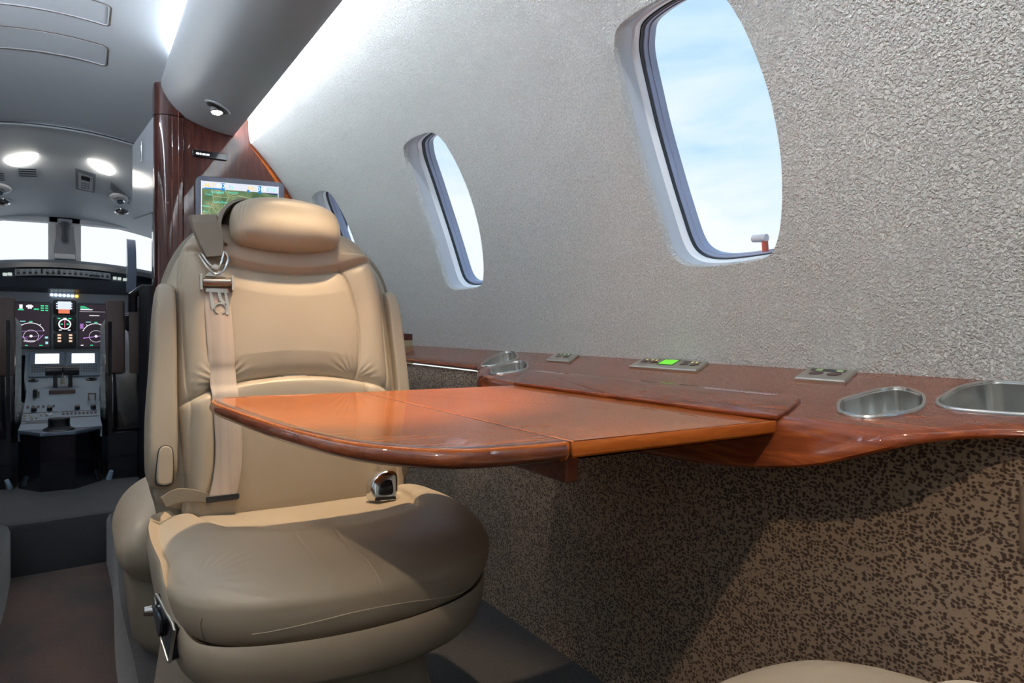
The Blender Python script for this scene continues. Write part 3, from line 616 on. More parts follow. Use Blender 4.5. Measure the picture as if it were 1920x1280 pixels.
for nm,v0,v1 in (('standby_attitude',.988,1.064),('engine_gauge',.898,.974),('radio_tuner',.806,.886)):
    MB().loft(slab(rrect(-.125,-.022,v0-.002,v1+.004,.012),0,.016,.004,FI)).out(nm+'_case',BLACK,ins)
    b=MB(); w=.0165
    if nm=='standby_attitude':
        bar(b,-.105,-.045,v0+.028,v1-.006,w); 
        for a in range(3): bar(b,-.112,-.04,v0+.03+a*.013,v0+.036+a*.013,w+.0002)
        o=b.out('attitude_sky',EM('attitude_sky',(.65,.72,.95),1.1),ins); b=MB(); bar(b,-.102,-.052,v0+.006,v0+.028,w); b.out('attitude_ground',EO,o)
    elif nm=='engine_gauge':
        c=(-.074,(v0+v1)/2); arcs(b,*c,.026,0,360,.003,w); bar(b,-.080,-.066,c[1]+.028,c[1]+.034,w); bar(b,-.10,-.088,c[1]-.034,c[1]-.029,w); bar(b,-.06,-.048,c[1]-.034,c[1]-.029,w)
        o=b.out('gauge_ring',EWI,ins); b=MB(); bar(b,-.0755,-.0725,c[1]-.024,c[1]+.024,w); b.out('gauge_needle',EM('needle_pink',(.9,.2,.35),1),o); b=MB(); bar(b,-.092,-.082,c[1]-.003,c[1]+.003,w); bar(b,-.066,-.056,c[1]-.003,c[1]+.003,w); bar(b,-.106,-.094,c[1]+.028,c[1]+.033,w); bar(b,-.058,-.044,c[1]+.028,c[1]+.033,w); b.out('gauge_marks',EG,o)
    else:
        for a in range(3): bar(b,-.106,-.090,v0+.034+.016*a,v0+.044+.016*a,w); bar(b,-.055,-.040,v0+.034+.016*a,v0+.044+.016*a,w)
        b.each('tuner_key',ETAN,ins)
b=MB()
for k in range(6): b.lathe([(.007,0),(.007,.004),(.001,.006)],FI(-.132+.0185*k,1.093-.0006*k,.001),(0,-1,0),14)
b.each('white_annunciator',EM('cool_lamp',(.75,.9,1),3),ins); MB().lathe([(.008,0),(.008,.004),(.001,.006)],FI(-.020,1.089,.001),(0,-1,0),14).out('amber_annunciator',EA,ins)
# pedestal
pd=thing('centre_pedestal','blue-grey centre pedestal with two bright keyboard displays, thrust levers and knobs','pedestal',(-.075,4.0,.2))
PF=[(4.33,.785),(4.22,.655),(3.99,.635-.03),(3.72,.485),(3.66,.462)]
wl_=[(-.245,.095),(-.245,.095),(-.222,.078),(-.228,.078),(-.235,.083)]
body=[]
for (y,z),(a,c) in zip(PF,wl_): body.append([(a,y,z-.05),(a,y,z),(c,y,z),(c,y,z-.05)])
MB().loft(body).out('body',PED,pd)
MB().loft([[(x+(.008 if x<0 else -.008),y+(.004 if k==len(body)-1 else 0),z) for x,y,z in ((r[0][0],r[0][1],.2),(r[0][0],r[0][1],r[0][2]-.001),(r[3][0],r[3][1],r[3][2]-.001),(r[3][0],r[3][1],.2))] for k,r in enumerate(body)]).out('lower_shroud',GLOSSK,pd)
tip=[(-.235,3.66),(-.15,3.53),(-.02,3.53),(.083,3.66)]
MB().loft([[(x,y,.445) for x,y in tip],[(x,y,.462) for x,y in tip]]).out('rear_shelf',M('shelf_grey',(.09,.12,.17),.4),pd,bevel=.004)
MB().loft([[(x,y+.02,.2) for x,y in tip],[(x,y+.008,.443) for x,y in tip]]).out('rear_shroud',GLOSSK,pd)
MB().lathe([(.062,0),(.058,.008),(.045,.014),(.042,.018),(.042,.050),(.038,.054),(.001,.054)],(-.083,3.60,.462),(0,0,1),36).out('trim_knob',BLACK,pd)
FP=Frame((0,4.33,.785),(1,0,0),(0,.646,.763),(0,-.763,.646)) # upper slope, v negative downhill
for u0 in (-.228,-.068):
    u1=u0+.152
    c=MB().loft(slab(rrect(u0,u1,-.165,-.004,.006),0,.008,.002,FP)).out('keyboard_unit',PED,pd)
    MB().add(*quad(FP,u0+.026,u1-.022,-.082,-.016,.0086)).out('unit_display',EM('bright_display',(.93,.93,.90),1.6),c)
    b=MB()
    for a in range(12):
        for r in range(4): b.add(*quad(FP,u0+.012+.011*a,u0+.019+.011*a,-.100-.013*r,-.093-.013*r,.0105))
    b.out('keys',DARK,c)
FQ=Frame((0,4.22,.655),(1,0,0),(0,.977,.212),(0,-.212,.977))
b=MB(); 
for u,v,r in ((-.215+.01,-.05,.022),(.045,-.05,.026)): b.lathe([(r,0),(r,.004),(r*.4,.006),(r*.4,.012),(.001,.012)],FQ(u,v,.0),(0,-.2,1),20)
b.each('selector_dial',BLACK,pd)
lv=MB(); lv.tube([(-.150,4.06,.70),(-.080,4.06,.70)],.024,14); lv.tube([(-.076,4.06,.70),(-.008,4.06,.70)],.024,14); lv.box(-.118,-.100,4.05,4.11,.60,.70); lv.box(-.055,-.037,4.05,4.11,.60,.70); lv.each('thrust_lever',BLACK,pd)
MB().tube([(-.078,4.05,.735),(-.078,4.04,.67)],.003,8).box(-.088,-.068,4.02,4.045,.635,.665).out('lever_gate',CHROME,pd); MB().box(-.132,-.024,3.96,3.985,.58,.612).out('lever_guard',BROWNL,pd,bevel=.004)
FR=Frame((0,3.72,.485),(1,0,0),(0,.914,.406),(0,-.406,.914))
b=MB()
for u in (-.185,-.125,-.015,.05): b.lathe([(.012,0),(.010,.018),(.001,.02)],FR(u,.11,.0),(0,-.4,.91),16)
b.each('rotary_knob',BLACK,pd)
b=MB()
for u,v in ((-.215,.055),(-.195,.055),(-.155,.062),(-.135,.062),(-.118,.062),(-.215,.035),(-.19,.035),(-.172,.038)): b.lathe([(.0055,0),(.0035,.012),(.001,.013)],FR(u,v,0),(0,-.4,.91),10)
b.each('toggle_switch',M('toggle_cream',(.7,.68,.6),.4),pd)
b=MB()
for u0,u1,v in ((-.23,-.09,.085),(-.08,.07,.085),(-.23,-.09,.012),(-.21,-.13,.0),(-.08,.07,.03),(-.23,-.1,-.01)): b.add(*quad(FR,u0,u1,v,v+.006,.0012))
for k in range(9): b.add(*quad(FR,-.075+.016*k,-.065+.016*k,.055,.075,.0012))
for k in range(6): b.add(*quad(FR,-.215+.02*k,-.205+.02*k,.13,.155,.0012))
b.each('module_gap',BLACK,pd)
b=MB(); b.box(.028,.034,3.86,3.90,.565,.60); b.box(.056,.062,3.86,3.90,.565,.60); b.box(.028,.062,3.858,3.868,.592,.60); b.box(-.182,-.168,3.93,3.97,.58,.61); b.each('flap_guard_bar',CHROME,pd)
MB().box(-.195,-.178,3.92,4.0,.585,.62).out('trim_wheel',BLACK,pd,bevel=.006)
# crew seats
def crew(xc,s,lab):
    t=thing('crew_seat',lab,'cockpit seat',(xc,3.85,.2))
    def X(a): return xc+s*a
    P=rrect(-.20,.20,.50,1.075,.06)+0; f=Frame((xc,3.72,0),(1,0,0),(0,.12,.993),(0,-.993,.12)); fb=Frame((xc,3.80,0),(1,0,0),(0,.10,.995),(0,.995,-.1))
    MB().loft(slab(rrect(-.20,.20,.40,1.00,.05),-.045,0.0,.012,f)).out('seat_shell',GLOSSK,t)
    MB().loft(slab(rrect(-.20,-.118,.70,1.062,.012) if s>0 else rrect(.118,.20,.70,1.062,.012),0.002,.022,.008,f)).out('back_pad',BROWNL,t)
    MB().loft(slab(rrect(-.10,.195,.70,1.03,.012) if s>0 else rrect(-.195,.10,.70,1.03,.012),0.002,.012,.006,f)).out('back_pad',BROWNL,t)
    V,F=pillow(rrect(-.22,.22,.46,1.00,.09),fb,lambda P:.07+0*P[:,0],.03,nt=90,nr=14); mk('sheepskin_cover',V,F,FLEECE,t)
    V,F=pillow(rrect(-.222,.222,-.01,.42,.09),Frame((xc,3.83,.50),(1,0,0),(0,1,0),(0,0,1)),lambda P:.055+0*P[:,0],.075,nt=90,nr=14); mk('seat_cushion',V,F,FLEECE,t)
    MB().box(X(-.185)-.008,X(-.185)+.008,3.68,3.70,.21,.95).box(X(.185)-.008,X(.185)+.008,3.68,3.70,.21,.95).box(xc-.19,xc+.19,3.69,3.73,.20,.42).out('rear_frame',GLOSSK,t)
    MB().tube([(X(-.19),3.68,.205),(X(-.18),3.665,.245)],[.014,.009],10).tube([(X(-.185),3.672,.225),(X(-.175),3.672,.235)],.006,8).out('track_latch',M('pale_blue_latch',(.35,.48,.62),.35),t)
    MB().tube([(xc-.09,3.70,1.0),(xc-.09,3.69,1.08),(xc-.05,3.69,1.11),(xc+.05,3.69,1.11),(xc+.09,3.69,1.08),(xc+.09,3.70,1.0)],.022,10).out('harness_horn',GLOSSK,t)
crew(.30,1,'dark cockpit seat with brown back pads and white sheepskin, right of the pedestal')
crew(-.455,-1,'dark cockpit seat with white sheepskin cover, cut off by the left edge')
# yoke-side visor / tablet arm seen edge on
vz=thing('sun_visor','thin blue-grey visor blade standing edge-on right of the glareshield','visor',(.235,4.15,1.10))
P=smoothloop([(4.10,1.12),(4.06,1.22),(4.09,1.33),(4.16,1.40),(4.20,1.33),(4.20,1.2),(4.16,1.12)],40); MB().loft([[(.205,y-.01,z) for y,z in P],[(.248,y+.015,z) for y,z in P]]).out('blade',M('visor_blue',(.50,.60,.82),.2,coat=.5),vz); MB().tube([(.229,4.15,1.14),(.232,4.17,1.08)],.008,8).out('stalk',CHROME,vz)
# ================================================================ LEATHER SEAT
SX,SY=.36,1.10
seat=thing('leather_seat','large tan leather cabin seat facing the camera, behind the wooden table','seat',(SX,SY,.2))
FB=Frame((.355,1.34,.60),(1,0,0),(0,.2588,.9659),(0,-.9659,.2588))
YOKE=[(-.215,.497),(-.186,.489),(-.16,.481),(-.117,.466),(-.088,.458),(-.043,.450),(.021,.447),(.089,.455),(.143,.471),(.195,.489),(.225,.50)]
RS=[(.118,.468),(.130,.44),(.139,.40),(.145,.362),(.146,.32),(.143,.27),(.134,.226)]
LS=[(-u,v) for u,v in RS]
BS=[(-.215,.175),(-.186,.191),(-.149,.206),(-.104,.221),(-.039,.230),(.024,.232),(.088,.227),(.150,.215),(.200,.195),(.225,.18)]
LO=[(-.180,.488),(-.190,.44),(-.194,.401),(-.193,.308),(-.191,.226),(-.186,.19),(-.189,.105),(-.192,.0)]
LL=[(-.149,.206),(-.146,.154),(-.150,.075),(-.164,.0)]; RL=[(-u,v) for u,v in LL]
RO=[(-u+.012,v) for u,v in LO]
def dens0(P):
    P=np.array(P,float); return np.array([a+(c-a)*t for a,c in zip(P,np.roll(P,-1,0)) for t in (0,.5)])
def sm(L): return smoothloop(L,60,closed=False)
SEAMS=[sm(x) for x in (YOKE,RS,LS,BS,LL,RL)]; SEAM2=[sm(LO),sm(RO)]
bsx=sm(BS); yk=sm(YOKE)
def hback(P):
    u,v=P[:,0],P[:,1]
    h=.036+0*u
    h+=.012*np.exp(-((np.abs(u-.008)-.172)/.035)**2)*(v<.50)
    sb=np.interp(u,bsx[:,0],bsx[:,1]); sy=np.interp(u,yk[:,0],yk[:,1])
    cen=(v>sb)&(v<sy)
    h+=np.where(cen,.012*np.clip(np.minimum(v-sb,sy-v)/.05,0,1)**.6*np.exp(-(u/.16)**4),0)
    h+=np.where(v<=sb,.020*np.clip(1-(sb-v)/.25,0,1)*np.clip((sb-v)/.012,0,1)**.5*np.exp(-(u/.19)**6)+.004,0)
    h+=np.where(v>=sy,.008*np.clip((v-sy)/.015,0,1),0)
    for L in SEAMS:
        d=pdist(P,L); h-=.0045*np.exp(-(d/.0026)**2)+.0055*np.exp(-(d/.014)**1.6)
    for L in SEAM2:
        d=pdist(P,L); h-=.003*np.exp(-(d/.0024)**2)+.002*np.exp(-(d/.008)**2)
    # gathered wrinkles near the lower corners of the centre panel
    for sx in (-1,1):
        cx=sx*.125; a=np.arctan2(v-.222,-(u-cx)*sx); rr=np.hypot(v-.222,u-cx)
        h+=np.where(cen,.0008*np.sin(a*22+rr*40)*np.exp(-((rr-.03)/.022)**2),0)
    return h
BO=[(-.195,-.03),(-.199,.03),(-.203,.12),(-.207,.20),(-.204,.30),(-.202,.38),(-.199,.44),(-.190,.492),(-.165,.530),(-.125,.553),(-.07,.560),(.0,.560),(.09,.560),(.149,.548),(.185,.515),(.205,.470),(.214,.40),(.218,.30),(.222,.20),(.226,.10),(.226,.03),(.222,-.03),(.15,-.05),(0,-.05),(-.12,-.05)]
V,F=pillow(BO,FB,hback,.05,cen=(.008,.28),nt=520,nr=170,pf=(14,2.6)); mk('backrest',V,F,LEA,seat,smooth=None).data.shade_smooth()
# shell behind
SO=[(-.205,-.06),(-.245,.02),(-.256,.10),(-.252,.18),(-.244,.28),(-.236,.37),(-.220,.45),(-.190,.515),(-.155,.553),(-.11,.575),(-.03,.59),(.06,.59),(.13,.575),(.20,.530),(.240,.47),(.257,.37),(.262,.25),(.262,.12),(.25,.02),(.21,-.06),(0,-.08)]
FS=Frame(FB(0,0,-.025),FB.A[0],FB.A[1],FB.A[2])
V,F=pillow(SO,FS,lambda P:.028+0*P[:,0],.085,cen=(.004,.26),nt=160,nr=30,pf=(10,2.2),pb=(5,2.2)); mk('back_shell',V,F,LEAD,seat)
SO2=[(-.225,.0),(-.238,.10),(-.240,.20),(-.235,.30),(-.226,.39),(-.212,.45),(-.188,.50),(-.15,.545),(-.11,.565),(0,.575),(.11,.565),(.17,.535),(.215,.49),(.238,.43),(.248,.3),(.25,.12),(.24,.0),(0,-.05)]
V,F=pillow(SO2,FS,lambda P:.046+0*P[:,0],.02,cen=(.004,.26),nt=160,nr=30,pf=(12,2.2)); mk('side_welt',V,F,LEA2,seat)
# headrest
HO=[(-.106,.533),(-.104,.513),(-.092,.502),(-.065,.496),(-.02,.491),(.028,.492),(.077,.498),(.106,.508),(.117,.528),(.117,.556),(.108,.580),(.080,.596),(.034,.604),(-.014,.605),(-.061,.598),(-.092,.583),(-.104,.560)]
FH=Frame(FB(0,0,.052),FB.A[0],FB.A[1],FB.A[2])
hs=sm([(-.088,.50),(-.092,.53),(-.089,.56),(-.078,.592)]); hs2=sm([(-.082,.50),(-.086,.53),(-.083,.56),(-.072,.592)]); hs3=sm([(.100,.50),(.106,.53),(.104,.56),(.095,.588)])
def hhead(P):
    h=.034+.006*np.exp(-((P[:,1]-.53)/.03)**2)
    for L in (hs,hs2,hs3): d=pdist(P,L); h=h-.0016*np.exp(-(d/.0015)**2)
    return h
V,F=pillow(HO,FH,hhead,.030,cen=(.005,.548),nt=260,nr=80,pf=(4,2.4),pb=(4,2)); head=mk('headrest',V,F,LEA,seat,smooth=None); head.data.shade_smooth()
# headrest side wing (pale underside loop)
wg=MB()
wp=sm([(-.118,.50),(-.128,.535),(-.122,.565),(-.104,.588),(-.078,.600)])
rings=[]
for p in wp: rings.append([FB(p[0],p[1],-.01),FB(p[0]-.003,p[1]+.003,.02),FB(p[0],p[1],.055),FB(p[0]+.006,p[1]-.004,.058),FB(p[0]+.008,p[1]-.004,.02),FB(p[0]+.008,p[1]-.004,-.01)])
wg.loft(rings).out('side_wing',LEAD,head)
ctr=[(-.11,.52),(-.10,.585),(0,.602),(.08,.598),(.11,.58),(.118,.53),(.05,.49),(-.08,.49)]
V,F=pillow(ctr,FB,lambda P:.045+0*P[:,0],.0,nt=80,nr=12,pf=(8,2)); mk('headrest_core',V,F,LEAD,head)
# stowed armrests
def armrest(o,fr,u0,w0,w1,n='armrest'):
    V,F=pillow(o,fr,lambda P:w1+0*P[:,0],w0,nt=150,nr=24,pf=(9,2.2),pb=(9,2.2)); return mk(n,V,F,LEA2,seat)
FA=Frame(FB(0,0,.0),FB.A[0],FB.A[1],FB.A[2])
ar=armrest([(-.236,.412),(-.226,.424),(-.209,.422),(-.203,.40),(-.203,.30),(-.205,.184),(-.207,.09),(-.211,.052),(-.222,.040),(-.244,.040),(-.256,.055),(-.259,.09),(-.257,.17),(-.249,.27),(-.243,.36)],FA,-.24,.035,.046)
bt=[(-.241,.096),(-.237,.107),(-.230,.110),(-.222,.107),(-.218,.096),(-.219,.05),(-.224,.042),(-.238,.042),(-.245,.052)]
MB().loft(prism(smoothloop(bt,60),FB,[(-.0012,.030),(-.0012,.0472),(.0005,.0474)])).out('button_gap',GASK,ar); MB().loft(prism(smoothloop(bt,60),FB,[(.0005,.03),(.0005,.049),(.003,.0515)])).out('release_button',LEA2,ar)
armrest([(.224,.405),(.229,.424),(.243,.428),(.252,.415),(.256,.37),(.258,.25),(.258,.12),(.25,.06),(.235,.05),(.226,.07),(.226,.25)],FA,.24,.035,.035)
# seat cushion
CO=[(.118,1.33),(.098,1.27),(.092,1.18),(.094,1.08),(.100,1.0),(.118,.945),(.16,.905),(.23,.878),(.31,.865),(.39,.866),(.47,.882),(.53,.91),(.575,.955),(.605,1.01),(.630,1.09),(.645,1.18),(.642,1.26),(.62,1.33),(.50,1.36),(.36,1.365),(.22,1.36)]
FC=Frame((0,0,.565),(1,0,0),(0,1,0),(0,0,1))
HOL=[(.165,1.36),(.172,1.26),(.190,1.18),(.225,1.11),(.29,1.066),(.37,1.052),(.45,1.068),(.505,1.105),(.535,1.16),(.548,1.24),(.55,1.36)]
hol=sm(HOL)
COs=smoothloop(CO,200)
def inside(P,poly):
    x,y=P[:,0],P[:,1]; r=np.zeros(len(P),bool); n=len(poly)
    for i in range(n):
        a=poly[i];b=poly[(i+1)%n]; c=((a[1]>y)!=(b[1]>y)); r^=c&(x<(b[0]-a[0])*(y-a[1])/((b[1]-a[1]) or 1e-9)+a[0])
    return r
cr1=[sm([(.28,1.06),(.272,1.0),(.275,.93)]),sm([(.335,1.045),(.330,.97),(.333,.89)]),sm([(.425,1.06),(.425,1.0),(.43,.93)])]
def hcush(P):
    x,y=P[:,0],P[:,1]; ins_=inside(P,hol); d=pdist(P,hol)
    h=.050-.004*np.exp(-((x-.36)/.12)**2)
    h=h+np.where(ins_,-.010-.010*np.clip(d/.06,0,1),.006*np.clip(d/.03,0,1)**.7)
    h-=.0035*np.exp(-(d/.0035)**2)+.004*np.exp(-(d/.012)**2)
    h+=.0035*np.sin(y*70+x*18)*np.exp(-((y-1.10)/.06)**2)*ins_
    for L in (sm([(.118,1.28),(.15,1.27),(.175,1.24)]),sm([(.548,1.2),(.60,1.20),(.645,1.18)])): h-=.003*np.exp(-(pdist(P,L)/.003)**2)
    for L in cr1: dd=pdist(P,L); h-=.0006*np.exp(-(dd/.0022)**2)-.0003*np.exp(-((dd-.004)/.002)**2)
    rad=np.hypot(x-.125,y-.955); a=np.arctan2(y-.955,x-.125); h+=.0011*np.sin(a*24+rad*30)*np.exp(-((rad-.045)/.028)**2)
    return h
V,F=pillow(CO,FC,hcush,.076,cen=(.37,1.13),nt=420,nr=130,pf=(3.4,2.1),pb=(8,2.1)); cu=mk('seat_cushion',V,F,LEA,seat,smooth=None); cu.data.shade_smooth()
# lower front seam on the cushion
def rim(t): # outline point by index fraction
    return COs[int(t*200)%200]
from mathutils.bvhtree import BVHTree
bv=BVHTree.FromPolygons([tuple(v) for v in V.tolist()],F)
def onfront(pts,rad,name,mat,k=40):
    L=sm(pts)[::2] if k else pts; out=[]
    for x,z in L:
        h=bv.ray_cast(Vector((x,.4,z)),Vector((0,1,0)))[0]
        if h is not None: out.append(h)
    return MB().tube(out,rad,6).out(name,mat,cu)
onfront([(.186,.533),(.207,.535),(.257,.541),(.316,.546),(.38,.543),(.438,.533),(.49,.522),(.54,.518)],.0009,'front_stitch_seam',STITCH)
onfront([(.336,.606),(.343,.60),(.349,.58),(.352,.555),(.353,.548)],.0008,'leather_crease',LEA)
onfront([(.131,.556),(.130,.545),(.133,.53),(.137,.518)],.0009,'corner_seam',LEAD)
# base shell
b=MB(); C0=np.array([.37,1.13]); rings=[]
def flap(p):
    t=np.clip((p[1]-.935)/.13,0,1)*np.clip((.20-p[0])/.07,0,1); return .072*t*t*(3-2*t)
for z,sc,k in ((.512,.90,1),(.522,.948,1),(.526,.968,1),(.521,.977,1),(.510,.980,.9),(.492,.972,.5),(.472,.958,.1),(.452,.932,0),(.440,.89,0),(.436,.72,0)):
    rings.append([(*(C0+(p-C0)*(sc+.035*min(1,flap(p)/.05)*min(1,k*1.2))+np.array([0,.004])),z+flap(p)*k-.012*(k>.3)*(1-min(1,flap(p)/.03))) for p in COs])
b.loft(rings).out('base_shell',LEA,seat,smooth=50)
FHd=Frame((.0995,1.02,.515),(.175,-.985,0),(0,0,1),(-.985,-.175,0))
hq=smoothloop(dens0([(-.043,.030),(-.036,.036),(.036,.019),(.044,.012),(.026,-.034),(.019,-.038),(-.012,-.020),(-.016,-.014)]),80)
hd=MB().loft(prism(hq,FHd,[(0,-.015),(0,.003),(.001,.004)])).out('handle_recess',GLOSSK,seat)
MB().tube([FHd(*p,.0035) for p in hq],.0022,8,closed=True).out('recess_frame',NICK,hd)
MB().loft(prism(smoothloop([(-.036,.024),(.0,.018),(.004,.0),(-.006,-.012),(-.022,.004)],50),FHd,[(0,.003),(0,.008),(.002,.010)])).out('recline_lever',GLOSSK,hd)
MB().tube([(.099,1.20,.475),(.084,1.20,.476)],[.009,.007],12).out('side_knob',CHROME,seat)
# pedestal
ped=MB(); rings=[]
for z,g in ((.20,.05),(.215,.04),(.30,.02),(.40,.0),(.445,-.01)):
    R=rrect(.115-g*.7,.50+g,1.0-g*.3,1.34,.07); rings.append([(x,y,z) for x,y in R])
ped.loft(rings).out('pedestal',LEA2,seat)
# lap junction strap and guide
def strip(path,width,th,fr,wfun,mat,name,parent,n=60):
    P=sm(path); T=np.gradient(P,axis=0); T/=np.linalg.norm(T,axis=1)[:,None]; N=np.c_[-T[:,1],T[:,0]]
    W=np.interp(np.linspace(0,1,len(P)),np.linspace(0,1,len(width)),width)
    w=wfun(P); rings=[]
    for p,nn,wd_,ww in zip(P,N,W,w):
        a=p-nn*wd_/2; c=p+nn*wd_/2
        rings.append([fr(*a,ww),fr(*c,ww),fr(*(c+(a-c)*.06),ww+th),fr(*(a+(c-a)*.06),ww+th)])
    return MB().loft(rings).out(name,mat,parent,smooth=50)
def wb(P,off=.004):
    h=hback(P); k=np.ones(11)/11; hp_=np.r_[[h[0]]*5,h,[h[-1]]*5]; return np.maximum(np.convolve(hp_,k,'valid'),h-.001)+off
belt=strip([(-.135,.410),(-.133,.345),(-.131,.27),(-.129,.20),(-.127,.14),(-.126,.09),(-.132,.04),(-.141,.008)],[.047,.047,.046,.045],.0022,FB,wb,WEB,'shoulder_belt',seat)
strip([(-.153,.556),(-.150,.535),(-.141,.500),(-.136,.470)],[.053,.052,.049,.034],.007,FB,lambda P:.048-.2*np.clip(P[:,1]-.54,0,1),LEAD,'belt_pad',seat)
wB=.052
MB().tube([FB(*p,wB+.004) for p in smoothloop([(-.165,.470),(-.150,.445),(-.136,.432),(-.122,.440),(-.113,.465),(-.119,.482),(-.122,.470),(-.128,.450),(-.137,.444),(-.147,.452),(-.160,.472)],50)],.0022,8,closed=True).out('belt_ring',CHROME,seat)
MB().lathe([(.0075,0),(.0075,.003),(.005,.0055),(.001,.006)],FB(-.136,.445,wB+.003),tuple(FB.A[2]),24).out('rivet',NICK,seat)
bk=MB().tube([FB(-.160,.414,wB+.004),FB(-.110,.416,wB+.004)],.0085,14).out('buckle_roller',DKMET,seat)
q=MB()
for u in (-.163,-.107): q.add(*(lambda r:(r[0],r[1]))((lambda O:(FB.many(np.r_[np.c_[O,np.full(len(O),wB-.004)],np.c_[O,np.full(len(O),wB+.012)]]),[tuple(range(len(O))),tuple(range(len(O),2*len(O)))]+[(k,(k+1)%len(O),len(O)+(k+1)%len(O),len(O)+k) for k in range(len(O))]))(rrect(u-.002,u+.002,.398,.430,.0015,2))))
q.loft(prism(np.array([(-.155,.428),(-.117,.428),(-.128,.440),(-.145,.440)]),FB,[(0,wB),(0,wB+.004)])); q.out('buckle_frame',NICK,bk)
tg=MB()
for pl in ([(-.155,.404),(-.115,.404),(-.115,.396),(-.155,.396)],[(-.149,.396),(-.144,.396),(-.139,.368),(-.145,.360)],[(-.134,.396),(-.129,.396),(-.126,.384),(-.119,.376),(-.123,.372),(-.131,.380)],[(-.122,.396),(-.117,.396),(-.113,.372),(-.116,.352),(-.121,.352),(-.119,.372)]): tg.loft(prism(np.array(pl[::-1]),FB,[(0,wB-.002),(0,wB+.002)]))
tg.tube([FB(-.130+.0105*math.cos(a),.364+.0105*math.sin(a),wB) for a in np.linspace(-PI*.38,PI*1.38,26)],.0026,8); tg.out('belt_tongue',NICK,bk)
MB().loft(prism(rrect(-.168,-.112,.002,.014,.004),FB,[(0,.03),(0,.056),(.002,.058)])).out('belt_guide',GASK,seat)
strip([(-.235,.012),(-.215,.020),(-.190,.018),(-.165,.010)],[.020,.026,.022,.016],.003,FB,lambda P:.052+.0*P[:,0],LEAD,'belt_tail',seat)
# metal lap buckle standing on cushion right
FBk=Frame((.492,1.225,.606),(.97,-.24,0),(.05,.20,.978),(.24,-.95,.20))
bo=smoothloop([(-.021,-.010),(-.026,.010),(-.022,.028),(-.008,.043),(.012,.047),(.024,.040),(.026,.02),(.022,-.012),(0,-.014)],70)
lb=MB().loft(prism(bo,FBk,[(.003,-.010),(0,-.006),(0,.008),(.002,.013),(.007,.016)])).out('lap_buckle',CHROME,seat)
MB().loft(prism(smoothloop([(-.014,.002),(-.012,.018),(-.004,.026),(.008,.028),(.012,.020),(.012,.002),(0,-.001)],50),FBk,[(0,.010),(0,.0175),(.002,.0185)])).out('press_button',GLOSSK,lb)
MB().loft(prism(rrect(-.020,.018,-.010,-.004,.002),FBk,[(0,.010),(0,.0172)])).out('tongue_slot',GASK,lb)
MB().loft([[FBk(.018,.03,0),FBk(.030,.025,0),FBk(.030,.025,.003),FBk(.018,.03,.003)],[FBk(.035,-.04,-.06),FBk(.05,-.04,-.06),FBk(.05,-.04,-.057),FBk(.035,-.04,-.057)]]).out('lap_strap',LEAD,seat)
# near seat: copy of the seat turned to face the table
s2=copy_tree(seat); s2.location=(.468,.200,.2); s2.rotation_euler=(0,0,math.radians(192)); s2['label']='tan leather seat of which only the cushion corner shows at the bottom right'
for c in list(s2.children_recursive):
    if c.name.split('.')[0] in (): pass
# seat further forward: only its aisle side shows past the first seat
s3=thing('forward_seat','second tan leather seat, only its rounded cushion side showing left behind the first seat','seat',(.33,1.85,.2))
V,F=pillow([(.066,1.58),(.060,1.70),(.064,1.86),(.09,1.98),(.16,2.05),(.33,2.08),(.5,2.05),(.57,1.98),(.59,1.8),(.58,1.62),(.50,1.56),(.33,1.545),(.12,1.545)],Frame((0,0,.462),(1,0,0),(0,1,0),(0,0,1)),lambda P:.115+0*P[:,0],.125,cen=(.33,1.8),nt=160,nr=40,pf=(3.0,2.0),pb=(2.6,2.0)); mk('seat_cushion',V,F,LEA,s3,smooth=60)
b=MB(); 
rings=[[(x,y,z) for x,y in rrect(.082+g,.56-g,1.60+g*.5,2.02,.06)] for z,g in ((.2,.05),(.235,.02),(.25,.012),(.36,.004),(.40,.0))]; b.loft(rings).out('base_shell',LEA2,s3)
V,F=pillow(rrect(-.19,.19,0,.42,.08),Frame((.42,2.09,.52),(1,0,0),(0,.25,.968),(0,-.968,.25)),lambda P:.04+0*P[:,0],.05,nt=90,nr=16); mk('backrest',V,F,LEA,s3)
# ================================================================ TABLE
tb=thing('folding_table','glossy cherry wood folding table with two leaves, reaching out from the side ledge','table',(.45,.87,.79))
ZT=.813; TH=.0195
K=.914
OL=[(.474,.608),(.42,.609),(.36,.618),(.315,.640),(.275,.69),(.247,.75),(.228,.83),(.214,.92),(.203,1.02),(.194,1.12),(.188,1.2),(.191,1.26),(.210,1.298),(.26,1.306),(.35,1.300),(.474,1.293)]
P=smoothloop(OL[0:],220,closed=False)*K
P=P[::-1] if False else P
outer=np.vstack([P])
def leaf(O,name,mat,parent):
    r=.0045
    return MB().loft(prism(O,XY,[(.010,ZT-TH),(.004,ZT-TH+.001),(.001,ZT-TH+.004),(0,ZT-TH+.008),(0,ZT-.0022),(.0006,ZT-.0007),(.002,ZT)])).out(name,mat,parent,smooth=22)
lf=leaf(outer,'outer_leaf',WOODT,tb)
